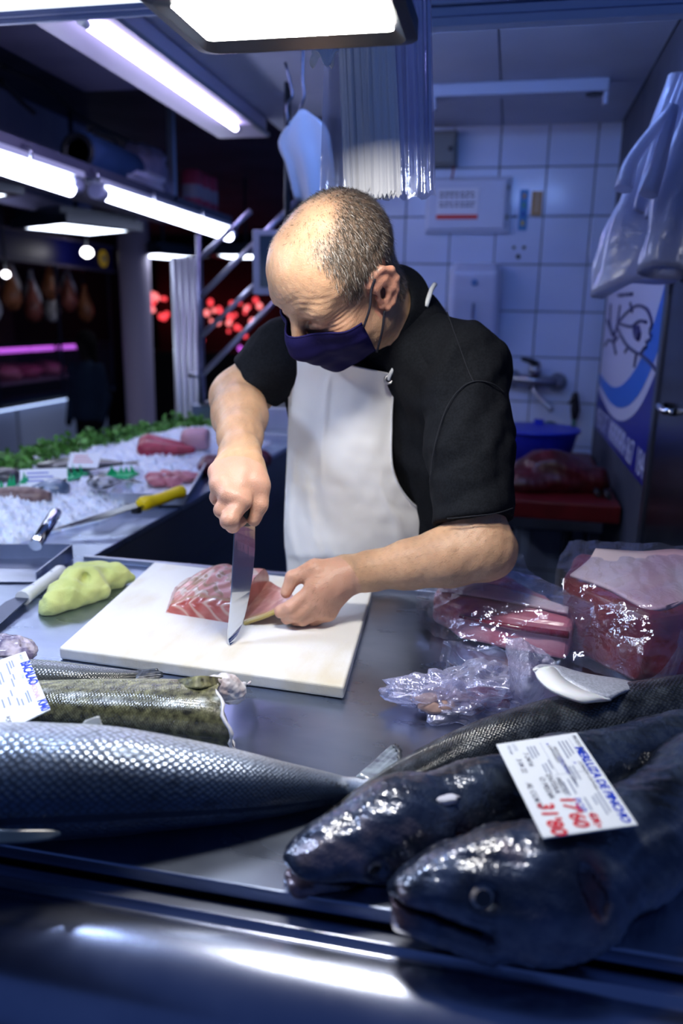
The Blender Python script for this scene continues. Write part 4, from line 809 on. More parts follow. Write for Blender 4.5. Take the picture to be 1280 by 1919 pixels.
# --- tuna loin: front face with white sinew chevrons, marbled top
def loin_mat():
    M = mat('loin_flesh', (.5, .1, .09), .3, attr=True, coat=.35, bump=.25, bs=130); return M
x0, x1 = -.548, -.408
S_ = np.linspace(0, 1, 70); A_ = np.linspace(0, 1, 110)
sec = np.array([(0, .0), (.004, .018), (.02, .034), (.055, .044), (.10, .052), (.145, .050), (.175, .030), (.18, 0)])      # (depth from front, height)
sec = cubic(np.linspace(0, 1, len(sec)), sec, A_)
P = np.zeros((70, 110, 3))
for i, s_ in enumerate(S_):
    k = .55+.45*min(1, s_*2.2)**.6; k2 = .42+.58*min(1, s_*2.5)**.8
    P[i, :, 0] = x0+(x1-x0)*s_-.03*sec[:, 0]/.18*(1-s_)+.014*(1-s_)*sec[:, 1]/.05; P[i, :, 1] = 1.172-.020*s_+sec[:, 0]*k*.95; P[i, :, 2] = BZ+sec[:, 1]*k2*1.05
Pf = P.reshape(-1, 3); front = np.tile(np.clip(1-(A_-.02)/.30, 0, 1), (70, 1)); U_, V_ = np.meshgrid(A_, S_)
ph = V_*26-np.abs(U_-.18)*34+1.2*vnoise(Pf, 30, 2).reshape(70, 110); sin1 = np.clip(np.sin(ph)*2.2-1.25, 0, 1)
fr_ = (U_ < .30)
red = np.array([.42, .075, .06]); pink = np.array([.58, .20, .17]); white = np.array([.70, .52, .42]); brown = np.array([.30, .20, .12]); greyw = np.array([.62, .54, .48])
nz = vnoise(Pf, 45, 11, 3).reshape(70, 110); base = red+(pink-red)*np.clip(.4+.5*nz, 0, 1)[..., None]
col = base*(1-.75*sin1[..., None])+white*.75*sin1[..., None]
st = np.clip(np.sin(U_*30+V_*16+2.2*nz)*1.6-.2, 0, 1)*.8; topc = np.array([.56, .25, .22])*(1-st[..., None])+(np.where((np.sin(U_*19+V_*9+nz) > .2)[..., None], greyw, brown))*st[..., None]
tb = np.clip((U_-.26)/.05, 0, 1)[..., None]; col = col*(1-tb)+topc*tb
rg = np.exp(-((U_-.27)/.016)**2)[..., None]; col = col*(1-rg*.7)+np.array([.40, .28, .16])*rg*.7
Pd = P.copy(); Pd[..., 2] += .0012*np.sin(ph)*np.clip((U_-.02)/.1, 0, 1)
t = thing('tuna_loin', 'piece of red tuna loin with pale sinew lines being sliced on the board', 'fish cut', (-.47, 1.24, BZ))
LM = loin_mat()
grid('loin', Pd[::-1], LM, t, col=col[::-1].reshape(-1, 3))
for nm, row in (('left_end', P[0]), ('cut_face', P[-1])):
    m_ = MB(); m_.add([tuple(p) for p in row], [list(range(110))]); m_.obj(nm, mat('loin_'+nm, (.45, .16, .14), .3, c2=(.36, .10, .09), ns=30, coat=.3), t)
# --- opened slice running from the blade to the hand
t = thing('tuna_slice', 'thin flap of tuna half cut away and held by the hand', 'fish cut', (-.38, 1.2, BZ))
ct = np.array([[PZ(458, 1168, BZ+.002), PZ(463, 1130, BZ+.016), PZ(468, 1098, BZ+.026), PZ(472, 1075, BZ+.034)],
               [PZ(470, 1163, BZ+.007), PZ(474, 1128, BZ+.012), PZ(482, 1108, BZ+.012), PZ(488, 1092, BZ+.016)],
               [PZ(500, 1153, BZ+.017), PZ(503, 1125, BZ+.018), PZ(505, 1106, BZ+.020), PZ(507, 1092, BZ+.022)],
               [PZ(530, 1139, BZ+.028), PZ(528, 1118, BZ+.030), PZ(524, 1106, BZ+.030), PZ(521, 1099, BZ+.031)],
               [PZ(551, 1124, BZ+.036), PZ(548, 1115, BZ+.037), PZ(540, 1110, BZ+.037), PZ(534, 1106, BZ+.037)]])
P = patch(ct, 40, 30); nz = vnoise(P, 60, 4, 2); u = np.linspace(0, 1, 30)[None]*np.ones((40, 1)); col = np.array([.50, .23, .20])+np.array([.10, .06, .05])*nz[..., None]
sl = np.clip(np.sin(u*16+np.linspace(0, 1, 40)[:, None]*7+nz)*2-1.2, 0, 1)[..., None]*.45; col = col*(1-sl)+np.array([.66, .45, .38])*sl; ed = np.clip(1-u/.06, 0, 1)[..., None]; col = col*(1-ed)+np.array([.42, .30, .08])*ed
o = grid('flap', P, LM, t, col=col.reshape(-1, 3), thick=.006)
MB().tube(P[:, 0]+np.array([0, -.001, -.001]), .0034, 8).obj('skin_edge', mat('loin_skin', (.40, .30, .08), .35, coat=.4), t)
o = bag_lump('tuna_trim', 'short upright strip of tuna right behind the blade', PZ(476, 1105, BZ+.012), (.010, .030, .028), mat('trim_flesh', (.46, .17, .15), .3, coat=.3), 91, 'fish cut', .15, res=16)
# --- knife
t = thing('chef_knife', 'broad steel knife standing point down with black handle in the fist', 'knife', PZ(430, 1208, BZ))
tip = PZ(430, 1209, BZ+.001)
sp = [W(440, 980, 1.168), W(437, 1040, 1.180), W(433, 1120, 1.197), W(427, 1190, 1.212), tip]
ed_ = [W(478, 978, 1.200), W(477, 1040, 1.213), W(470, 1100, 1.224), W(457, 1160, 1.226), W(440, 1201, 1.218)]
sp = cubic(np.linspace(0, 1, 5), np.array(sp), np.linspace(0, 1, 16)); ed_ = cubic(np.linspace(0, 1, 5), np.array(ed_), np.linspace(0, 1, 16))
n = np.cross(ed_[2]-sp[2], sp[6]-sp[2]); n /= np.linalg.norm(n); m_ = MB(); V = []
for a, b in zip(sp, ed_): V += [a+n*.0013, a-n*.0013, b-n*.0002, b+n*.0002]
m_.add(V, [(i*4+k, i*4+(k+1) % 4, i*4+4+(k+1) % 4, i*4+4+k) for i in range(15) for k in range(4)]+[(0, 1, 2, 3), (60, 61, 62, 63)]); m_.obj('blade', mat('blade_steel', (.62, .66, .74), .14, 1., bump=.06, bs=120, stretch=(1, 1, .1)), t)
hb = (sp[0]*.45+ed_[0]*.55); hd = (sp[0]-sp[6]); hd /= np.linalg.norm(hd); HB0 = hb; HD = hd
P = [hb+hd*q for q in (-.004, .006, .02, .035, .048, .055)]
MB().tube(P, [.009, .0125, .0115, .013, .0125, .009], 14).obj('handle', BLACKP, t)
# ------------------------------------------------------------------ fish in front
def fish_mat(name, nu, nv, rough=.28, bump=.5, dark=.55, sparkle=.35, contrast=1., ns=14):
    """wet skin: vertex colour with a net of small scales from the uv, glossy coat"""
    M = mat(name, attr=True, rough=rough, coat=.5, spec=.6); N = M.node_tree; L = N.links.new; b = N.nodes['Principled BSDF']
    tc = N.nodes.new('ShaderNodeTexCoord'); mp = N.nodes.new('ShaderNodeMapping'); mp.inputs['Scale'].default_value = (nu, nv, 1); mp.inputs['Rotation'].default_value = (0, 0, .785); L(tc.outputs['UV'], mp.inputs[0])
    vo = N.nodes.new('ShaderNodeTexVoronoi'); vo.inputs['Scale'].default_value = 1; vo.inputs['Randomness'].default_value = .35; vo.voronoi_dimensions = '2D'; L(mp.outputs[0], vo.inputs['Vector'])
    rg = N.nodes.new('ShaderNodeMapRange'); rg.inputs[1].default_value = .15; rg.inputs[2].default_value = .62; rg.inputs[3].default_value = 1.15; rg.inputs[4].default_value = dark; L(vo.outputs['Distance'], rg.inputs[0])
    n = N.nodes.new('ShaderNodeTexNoise'); n.inputs['Scale'].default_value = ns; n.inputs['Detail'].default_value = 5; L(tc.outputs['Object'], n.inputs[0])
    r2 = N.nodes.new('ShaderNodeMapRange'); r2.inputs[1].default_value = .3; r2.inputs[2].default_value = .7; r2.inputs[3].default_value = 1-.35*contrast; r2.inputs[4].default_value = 1+.35*contrast; L(n.outputs[0], r2.inputs[0])
    mu = N.nodes.new('ShaderNodeMath'); mu.operation = 'MULTIPLY'; L(rg.outputs[0], mu.inputs[0]); L(r2.outputs[0], mu.inputs[1])
    at = [q for q in N.nodes if q.type == 'ATTRIBUTE'][0]; vm = N.nodes.new('ShaderNodeVectorMath'); vm.operation = 'SCALE'; L(at.outputs['Color'], vm.inputs[0]); L(mu.outputs[0], vm.inputs['Scale']); L(vm.outputs[0], b.inputs['Base Color'])
    bp = N.nodes.new('ShaderNodeBump'); bp.inputs['Strength'].default_value = bump; bp.inputs['Distance'].default_value = .0015; bp.invert = True; L(vo.outputs['Distance'], bp.inputs['Height']); L(bp.outputs[0], b.inputs['Normal']); L(bp.outputs[0], b.inputs['Coat Normal'])
    b.inputs['Metallic'].default_value = sparkle; return M
def mix(a, b, t): t = np.clip(t, 0, 1)[..., None]; return np.asarray(a)*(1-t)+np.asarray(b)*t
FINM = mat('dark_fin', (.025, .03, .04), .35, c2=(.06, .07, .09), ns=30, stretch=(8, 1, 1), coat=.4)
# salmon
SALM = fish_mat('salmon_skin', 120, 60, .30, .7, .45, .5)
def salmon_col(u, a, V):
    side = np.cos(a); up = np.sin(a)                                   # camera side is the dark back
    c = mix((.62, .68, .78), (.28, .35, .47), (side+.35)/.6); c = mix(c, (.035, .06, .11), (side-.35)/.45); sp = (vnoise(V, 150, 3) > .9) & (side > .2); c[sp] *= .4
    return c
def tang(u, vt, vb, zb=CZ):
    a, b = ray(u, vt), ray(u, vb); a = a/np.linalg.norm(a); b = b/np.linalg.norm(b); m = a+b; m = m/np.linalg.norm(m); h = math.sin(math.acos(a@b)/2); s = (CAM[2]-zb)/(-m[2]+h); return CAM+m*s, s*h
TS = [tang(*q) for q in ((-220, 1362, 1570), (0, 1350, 1580), (200, 1358, 1570), (400, 1395, 1548), (520, 1424, 1530), (600, 1443, 1512), (650, 1456, 1502))]
P = [t_[0] for t_ in TS]+[PZ(694, 1479, .914)]; rs_ = [t_[1] for t_ in TS]+[.020]
sal, C, S, U = loft('salmon', P, [r*1.06 for r in rs_[:-1]]+[.024], [r*.96 for r in rs_[:-1]]+[.010], SALM, n=40, m=90, flat=CZ+.001, colf=salmon_col)
tag(sal, 'large silver scaled salmon with its tail pointing right, front left', 'fish')
P0 = PZ(688, 1478, .918); tf = [PZ(672, 1462, .920), PZ(700, 1420, .925), PZ(725, 1402, .930), PZ(742, 1397, .932), PZ(746, 1412, .930), PZ(745, 1430, .926), PZ(750, 1448, .922), PZ(735, 1462, .918), PZ(712, 1476, .915), PZ(690, 1490, .912)]
def fan(name, root, rim_, matl, par, th=.0018, n=28, ripple=.0012):
    """fan of fin rays: rippled sheet from a root line to a rim"""
    r = cubic(np.linspace(0, 1, len(root)), np.array(root), np.linspace(0, 1, n)); e = cubic(np.linspace(0, 1, len(rim_)), np.array(rim_), np.linspace(0, 1, n)); k = np.linspace(0, 1, 9)[:, None, None]
    G = r[None]*(1-k)+e[None]*k; G[..., 2] += ripple*np.sin(np.arange(n)*1.7)[None]*k[..., 0]; G[-1] += (rng.random((n, 1))-.5)*.004*(e-r)/(np.linalg.norm(e-r, axis=1)[:, None]+1e-9); return grid(name, G, matl, par, thick=th)
TAILM = mat('salmon_tail', (.30, .36, .42), .3, c2=(.10, .11, .16), ns=22, stretch=(1, 5, 1), coat=.4, nlo=.35, nhi=.65)
fan('tail_fin', [PZ(668, 1455, .924), PZ(690, 1468, .922), PZ(700, 1482, .919), PZ(690, 1495, .914)], [PZ(735, 1396, .932), PZ(748, 1412, .930), PZ(749, 1448, .922), PZ(722, 1478, .914)], TAILM, sal)
G = [[PZ(742, 1394, .933), PZ(753, 1412, .931), PZ(753, 1450, .923)], [PZ(735, 1397, .933), PZ(745, 1413, .931), PZ(745, 1449, .923)]]
grid('tail_margin', patch(np.array(G), 3, 20)+rng.normal(size=(3, 20, 3))*.0006, FINM, sal, thick=.0028)
grid('pectoral_fin', patch(np.array([[PZ(-80, 1530, .955), PZ(30, 1535, .957), PZ(100, 1535, .950), PZ(130, 1540, .945)], [PZ(-80, 1565, .950), PZ(30, 1562, .948), PZ(100, 1556, .944), PZ(131, 1545, .943)]]), 6, 24)+np.array([0, -.016, .000]), mat('blue_fin', (.02, .035, .06), .25, coat=.5), sal, thick=.003)
grid('adipose_fin', patch(np.array([[PZ(150, 1360, .99), PZ(178, 1358, .99), PZ(192, 1360, .99)], [PZ(160, 1350, .995), PZ(184, 1343, 1.0), PZ(188, 1350, .995)]]), 5, 8), mat('pale_fin', (.5, .52, .50), .4), sal, thick=.002)
# headless cod and the tail behind it
CODM = fish_mat('cod_skin', 150, 70, .25, .35, .75, .1, 2.2, 130)
def cod_col(u, a, V):
    side = np.cos(a); c = mix((.20, .20, .11), (.075, .075, .035), (side+.2)/.7); c = mix(c, (.40, .42, .36), (-side-.35)/.4); ln = np.exp(-((a-(1.05+.25*np.sin(u*7+.6)))/.05)**2); c = mix(c, (.36, .40, .40), ln*.8)
    sp = vnoise(V, 110, 5, 2); return c*(1+.45*sp)[:, None]
P = [PZ(-60, 1312, .925), PZ(60, 1318, .928), PZ(180, 1324, .932), PZ(300, 1332, .936), PZ(385, 1340, .936), PZ(420, 1345, .934)]
cod, C, S, U = loft('headless_cod', P, [.035, .040, .046, .050, .050, .046], [.022, .026, .032, .037, .038, .036], CODM, n=36, m=60, flat=CZ+.001, colf=cod_col, bump=lambda G, s, a: (np.clip((s-.80)/.2, 0, 1)**2)[:, None, None]*(.020*np.cos(a)-.012*np.sin(a)+.003*np.sin(a*7))[None, :, None]*np.array([1., 0, 0])); tag(cod, 'olive spotted headless cod lying behind the salmon', 'fish')
rim_ = loft.G[-1]; e = np.array([1., 0, 0]); cm = rim_.mean(0)
m_ = MB(); k = len(rim_); m_.add([p+e*.0008 for p in rim_]+[cm+(p-cm)*.55+e*(-.004+.003*math.sin(i*2.1)) for i, p in enumerate(rim_)]+[cm-e*.006], [(i, (i+1) % k, k+(i+1) % k, k+i) for i in range(k)]+[(k+i, k+(i+1) % k, 2*k) for i in range(k)], True); m_.obj('cut_flesh', mat('cod_flesh', (.60, .55, .55), .35, c2=(.42, .26, .26), ns=30, coat=.4), cod)
MB().tube([p for p in rim_]+[rim_[0]], [.0016+.0012*abs(math.sin(i*1.3)) for i in range(k+1)], 6).obj('cut_rim', mat('cod_rim', (.60, .60, .64), .4), cod)
s = SDF(); s.cap(PZ(385, 1282, .968), PZ(425, 1285, .955), .010, .014, k=.01).cap(PZ(425, 1285, .955), PZ(448, 1292, .945), .014, .010, k=.01).cap(PZ(405, 1300, .952), PZ(440, 1303, .940), .008, .012, k=.01).cap(PZ(450, 1285, .945), PZ(470, 1280, .935), .004, .002, k=.005)
V, Q = s.mesh(.0022); V = smoothv(V, Q, 1); V += normals(V, Q)*(vnoise(V, 120, 7)*.0018)[:, None]; link('collar_bone', npmesh('collar_bone', V, Q), mat('gristle', (.70, .70, .74), .3, c2=(.55, .46, .46), ns=40, coat=.4), cod)
grid('collar_flap', patch(np.array([[PZ(335, 1275, .970), PZ(375, 1268, .985), PZ(425, 1272, .965)], [PZ(340, 1290, .970), PZ(380, 1290, .975), PZ(420, 1282, .962)]]), 8, 16), CODM, cod, thick=.005, col=np.tile((.16, .16, .07), (128, 1)))
P = [PZ(-60, 1265, .920), PZ(80, 1268, .920), PZ(170, 1270, .918), PZ(235, 1268, .914), PZ(262, 1266, .912)]
o, C, S, U = loft('slim_fish', P, [.034, .030, .022, .012, .008], [.024, .022, .016, .009, .006], fish_mat('slim_skin', 90, 40, .25, .4, .6, .3), n=24, m=40, flat=CZ+.001, colf=lambda u, a, V: mix((.25, .28, .32), (.06, .065, .06), (np.cos(a)+.1)/.8)); tag(o, 'slim grey fish tail lying behind the headless cod', 'fish')
fan('tail_fin', [PZ(245, 1258, .918), PZ(255, 1268, .916), PZ(250, 1276, .912)], [PZ(295, 1253, .922), PZ(306, 1264, .915), PZ(300, 1272, .910)], FINM, o, n=16)
bag_lump('bagged_squid', 'pale glistening squid piece at the left edge behind the blue lettered card', PZ(8, 1222, .925), (.05, .035, .026), mat('squid', (.52, .46, .52), .25, c2=(.12, .10, .18), ns=45, coat=.6), 95, 'seafood', .1)
# hakes
HAKM = mat('hake_skin', attr=True, rough=.30, coat=.7, spec=.6, c2=(.45, .52, .70), ns=110, nd=6, nlo=.3, nhi=.7, metal=.45)
def sparkle(M, sc, st, dist):
    N = M.node_tree; L = N.links.new; b = N.nodes['Principled BSDF']; tc = N.nodes.new('ShaderNodeTexCoord'); v = N.nodes.new('ShaderNodeTexVoronoi'); v.inputs['Scale'].default_value = sc; L(tc.outputs['Object'], v.inputs['Vector'])
    n = N.nodes.new('ShaderNodeTexNoise'); n.inputs['Scale'].default_value = 45; n.inputs['Detail'].default_value = 3; L(tc.outputs['Object'], n.inputs[0]); a = N.nodes.new('ShaderNodeMath'); a.operation = 'MULTIPLY_ADD'; a.inputs[1].default_value = .9; L(n.outputs[0], a.inputs[0]); L(v.outputs['Distance'], a.inputs[2])
    bp = N.nodes.new('ShaderNodeBump'); bp.inputs['Strength'].default_value = st; bp.inputs['Distance'].default_value = dist; L(a.outputs[0], bp.inputs['Height']); L(bp.outputs[0], b.inputs['Normal']); L(bp.outputs[0], b.inputs['Coat Normal'])
sparkle(HAKM, 300, .45, .0010); HAKM.node_tree.nodes['Principled BSDF'].inputs['Coat Weight'].default_value = 1.; HAKM.node_tree.nodes['Principled BSDF'].inputs['Coat Roughness'].default_value = .07
def hake(name, label, path, sc, roll=0., sl=1., open_=0.):
    path = [np.asarray(p, float) for p in path]; S0 = path[0]; e1 = path[1]-path[0]; e1[2] = 0; e1 /= np.linalg.norm(e1); e3 = np.array([0, 0, 1.]); e2 = np.cross(e1, e3); e2 = e2 if e2[1] < 0 else -e2
    c_, s_ = math.cos(roll), math.sin(roll); f2, f3 = e2*c_+e3*s_, e3*c_-e2*s_                        # f2: side toward the camera, f3: dorsal
    B = np.stack([e1, f2, f3], 1); q = lambda s, l, h: S0+B@(np.array([s*sl, l, h])*sc); sd = SDF()
    E = lambda c, r, **kw: sd.ell(q(*c), np.array([r[0]*sl, r[1], r[2]])*sc, B, **kw); Cp = lambda a, b, ra, rb, **kw: sd.cap(q(*a), q(*b), ra*sc, rb*sc, **kw)
    E((.050, 0, .008), (.056, .030, .022), k=.02); E((.10, 0, .008), (.075, .044, .042), k=.03); E((.155, 0, .002), (.065, .050, .050), k=.03)
    Cp((.002, 0, -.018-open_), (.09, 0, -.034), .011, .020, k=.010, flat=f2, f=2.); Cp((.002, 0, .004), (.03, 0, .010), .012, .016, k=.012, flat=f2, f=1.9)
    bod = [path[i] for i in range(1, len(path))]
    rr = np.linspace(.046, .050, len(bod))*sc
    sd.chain([q(.15, 0, 0)]+[p+np.array([0, 0, 0]) for p in bod], [.049*sc]+list(rr), k=.03)
    # mouth, gill slit, eye ring, ridges
    sd.ell(q(.030, .030, -.010), np.array((.055, .05, .0028))*sc, B@np.array(Matrix.Rotation(.30, 3, 'Y')), k=.004, sub=True)
    if open_: sd.ell(q(.004, 0, -.006-open_*.5), np.array((.028, .022, .008))*sc, B, k=.005, sub=True)
    E((.140, .036, -.008), (.050, .016, .040), k=.006); sd.ell(q(.196, .046, .012), np.array((.010, .03, .022))*sc, B@np.array(Matrix.Rotation(-.35, 3, 'Y')), k=.008, sub=True)
    E((.196, .030, .006), (.02, .016, .03), k=.01)
    E((.080, .038, .008), (.020, .010, .019), k=.008); sd.ell(q(.080, .050, .009), np.array((.0138, .008, .0134))*sc, B, k=.002, sub=True)
    for l in (-.014, .014): Cp((.03, l, .026), (.12, l*1.5, .047), .004, .006, k=.012)
    V, Q = sd.mesh(.0026); V = smoothv(V, Q, 2, .5); N_ = normals(V, Q); V = V+N_*(vnoise(V, 70, 9, 3)*.0011)[:, None]
    rel = (V-S0)@B/sc/np.array([sl, 1, 1]); s1 = rel[:, 0]; dors = (N_@f3); lat = N_@f2
    c = mix((.016, .022, .036), (.07, .095, .14), .5+.6*vnoise(V, 28, 4, 3)); bel = np.clip((-dors-.05)/.5, 0, 1); c = mix(c, (.34, .35, .33), bel*.9)
    hd = s1 < .2; c[hd] = c[hd]*np.array([.80, .85, 1.0]); c = mix(c, (.22, .18, .20), np.where(hd, np.clip(vnoise(V, 40, 14, 2)-.25, 0, 1)*.9, 0)); c = mix(c, (.26, .14, .14), np.exp(-((s1+.004)/.02)**2)*.6*(rel[:, 2] < .004))
    lowc = hd*np.clip((.004-rel[:, 2])/.03, 0, 1)*np.clip((s1-.03)/.04, 0, 1); c = mix(c, (.20, .19, .21), lowc*.75*(.6+.5*vnoise(V, 35, 17, 2)))
    gl = np.exp(-(((s1-.198)/.012)**2+((rel[:, 2]-.012)/.02)**2))*(rel[:, 1] > .02); c = mix(c, (.14, .03, .03), gl)
    body = np.clip((s1-.2)/.05, 0, 1); lnn = np.exp(-((dors-.42)/.06)**2)*body; c = mix(c, (.25, .27, .27), lnn*.6)
    V[:, 2] = np.maximum(V[:, 2], np.where(V[:, 1] > .595, CZ+.001, .8805))
    o = link(name, npmesh(name, V, Q, col=c), HAKM); tag(o, label, 'fish', 'hakes')
    ec = q(.080, .0405, .009); r = .0132*sc; ey = MB()
    prof = [(r, -.002*sc), (r*.98, .001*sc), (r*.8, .0035*sc), (r*.5, .0052*sc), (r*.05, .006*sc)]; V = []
    for rad, h in prof:
        for k in range(20): a = 2*pi*k/20; V.append(ec+f2*h+e1*rad*math.cos(a)+f3*rad*math.sin(a))
    ey.add(V, [(i*20+k, i*20+(k+1) % 20, i*20+20+(k+1) % 20, i*20+20+k) for i in range(4) for k in range(20)], True); eo = ey.obj('eye', mat(name+'_iris', (.46, .42, .38), .12, coat=1., c2=(.25, .22, .20), ns=200), o)
    m_ = MB(); V = [ec+f2*.0064*sc+e1*r*.52*math.cos(2*pi*k/18)+f3*r*.52*math.sin(2*pi*k/18) for k in range(18)]; m_.add(V+[ec+f2*.0074*sc], [(k, (k+1) % 18, 18) for k in range(18)], True); m_.obj('pupil', mat(name+'_pupil', (.004, .004, .006), .06, coat=1.), eo)
    # dorsal fin folded on the back, pectoral fin on the flank
    b0 = q(.20, .0, .046); b1 = q(.29, .0, .052); grid('dorsal_fin', np.array([[b0+f3*.0, (b0+b1)/2+f3*.002, b1], [b0+f3*.012*sc+e1*.012, (b0+b1)/2+f3*.020*sc, b1+f3*.006]]), FINM, o, thick=.003)
    return o
hake('hake', 'nearest whole hake with its big head resting on the front ledge', [PZ(750, 1680, .932), PZ(1060, 1665, .936), PZ(1180, 1585, .940), PZ(1320, 1470, .943), PZ(1500, 1330, .948)], .98, roll=.45, sl=.80)
h2_ = hake('hake', 'middle hake with open mouth, its head left of the nearest one', [PZ(552, 1625, .924), PZ(745, 1550, .932), PZ(900, 1505, .936), PZ(1060, 1455, .938), PZ(1300, 1390, .940)], .80, roll=-.15, open_=.008)
p_ = bag_lump('skin_patch', None, PZ(818, 1492, .968), (.024, .013, .005), mat('patch_white', (.60, .62, .72), .4), 97, None, .12, res=14); p_.parent = h2_; p_['label'] = 'torn white skin patch'
P = [PZ(600, 1550, .908), PZ(650, 1512, .912), PZ(700, 1483, .918), PZ(790, 1440, .926), PZ(920, 1392, .934), PZ(1090, 1352, .940), PZ(1290, 1325, .944), PZ(1480, 1300, .944)]
o, C, S, U = loft('hake', P, [.010, .010, .013, .022, .033, .043, .050, .050], [.003, .007, .012, .019, .027, .034, .039, .039], fish_mat('hake3_skin', 220, 70, .22, .8, .5, .45, 1.6, 60), n=36, m=90, flat=CZ+.001,
    colf=lambda u, a, V: mix(mix((.030, .036, .042), (.075, .088, .10), .5+.7*vnoise(V, 40, 4, 3)), (.012, .012, .014), (.22-u)/.10)*(1+.9*np.exp(-((a-1.9)/.10)**2)[:, None])); tag(o, 'rear hake lying with its black tail toward the salmon', 'fish', 'hakes')
fan('tail_fin', [PZ(640, 1508, .918), PZ(655, 1515, .914), PZ(660, 1522, .908)], [PZ(594, 1549, .910), PZ(604, 1556, .908), PZ(625, 1552, .904)], FINM, o, n=18)
# silver skinned white fish piece with crescent cut face
t = thing('white_fish_piece', 'crescent of white fish with silver skin in front of the bagged meat', 'fish cut', PZ(1080, 1290, .93))
out = bc([tuple(p) for p in ((1000, 1254), (1008, 1272), (1030, 1292), (1065, 1308), (1100, 1317), (1145, 1310))], 20); inn = bc([(1000, 1254), (1036, 1252), (1055, 1272), (1085, 1291), (1110, 1301), (1145, 1310)], 20)
def cz_(u): return .990-.012*(u-1000)/145
Pi = np.array([PZ(u, v, cz_(u)+.004) for u, v in inn]); Po = np.array([PZ(u, v, cz_(u)-.001) for u, v in out])
grid('cut_face', np.stack([Po, (Po*.5+Pi*.5)+np.array([0, -.001, .001]), Pi]), mat('white_flesh', (.80, .82, .84), .4, sss=.2), t, thick=.004)
back = np.array([PZ(u, v, .965) for u, v in bc([(1030, 1254), (1060, 1262), (1110, 1268), (1165, 1275), (1205, 1288), (1200, 1296)], 20)])
k = np.linspace(0, 1, 10)[:, None, None]; G = Pi[None]*(1-k)+back[None]*k; G[..., 2] += .005*np.sin(k[..., 0]*pi)
grid('silver_skin', G, mat('silver_skin', (.42, .46, .54), .3, c2=(.60, .64, .74), ns=300, bump=.5, bs=500, metal=.3), t, thick=.004)
# ------------------------------------------------------------------ price cards with writing
def lerp4(q, u, v): a, b, c, d = q; return (a*(1-u)+b*u)*(1-v)+(d*(1-u)+c*u)*v
def big_card(label, q, writer):
    q = [np.asarray(p, float) for p in q]; t = thing('price_card', label, 'price card', q[0]); n = np.cross(q[1]-q[0], q[3]-q[0]); n /= np.linalg.norm(n); n = n if n[2] > 0 else -n
    MB().prism(q, n*.0016).obj('card', mat('card_white', (.80, .86, .92), .28, coat=.3), t, .0004)
    writer(t, q, n)
INKK = mat('black_ink', (.03, .035, .08), .5); INKG = mat('grey_ink', (.25, .3, .42), .5)
# the lettering runs along the card's long edge: x down the long side, y toward the top edge
q1 = [PZ(930, 1397, 1.003), PZ(1080, 1375, 1.003), PZ(1195, 1548, .999), PZ(1018, 1573, .999)]
def w1(t, q, n):
    a, b, c, d = q; lx = (c-b); L_ = np.linalg.norm(lx); lx = lx/L_; ly = (b-a); H_ = np.linalg.norm(ly); ly = ly/H_; o = lambda s, h: a+lx*L_*s+(b-a)*h+(lerp4(q, h, s)-(a+lx*L_*s+(b-a)*h))+n*.0017
    T = lambda tx, s, h, sz, ink, bold=0., sp=1.: text('written_text', tx, sz, o(s, h), lx, ly, ink, t, bold=bold, space=sp, lift=.0003)
    T('MERLUZA DE PINCHO', .17, .865, .0122, INKB, .0004, .95); T('PRODUCTO', .03, .915, .0058, INKK)
    T('METODO DE PRODUCCION', .13, .615, .0048, INKK); T('CAPTURADO', .11, .565, .005, INKK); T('CERCANO', .25, .60, .006, INKB); T('x', .08, .56, .006, INKB)
    T('ZONA DE CAPTURA', .33, .80, .005, INKK); T('x', .33, .74, .006, INKB); T('PRECIO', .47, .44, .0072, INKK); T('LOTE', .03, .17, .005, INKG); T('FECHA', .04, .10, .005, INKG)
    T('7-24/16', .15, .24, .0075, INKK); T('3 04 22', .21, .13, .0075, INKK); T('ENTERA', .42, .36, .008, INKK); T('O MEDIA', .44, .27, .008, INKK); T('AL CORTE', .48, .10, .008, INKK)
    T("17'60", .66, .37, .0195, INKR, .0006); T("31'80", .69, .11, .0200, INKR, .0006); T('€/Kg', .845, .57, .0095, INKR, .0004); T('POP', .69, .50, .0105, INKB)
    for s, h, w in ((.08, .80, .16), (.08, .755, .18), (.08, .71, .2), (.09, .40, .11), (.09, .36, .13), (.09, .32, .14), (.27, .47, .1), (.30, .42, .12), (.31, .38, .09), (.37, .70, .15), (.37, .66, .14), (.48, .62, .11), (.50, .56, .15), (.52, .49, .14), (.66, .80, .2), (.68, .755, .2), (.70, .71, .08), (.70, .62, .12)):
        p = o(s, h); MB().prism([p, p+lx*L_*w, p+lx*L_*w+ly*.0016, p+ly*.0016], n*.0003).obj('small_print', INKG, t)
    for s0, h0, s1, h1 in ((.06, .86, .44, .86), (.06, .50, .44, .50), (.44, .46, .97, .46), (.44, .46, .44, .97)):
        p, r = o(s0, h0), o(s1, h1); MB().tube([p, r], .0002, 4).obj('form_line', INKG, t)
big_card('large handwritten price card with red prices lying on the hakes', q1, w1)
q2 = [PZ(-70, 1262, .975), PZ(48, 1222, .985), PZ(95, 1331, .975), PZ(-10, 1382, .965)]
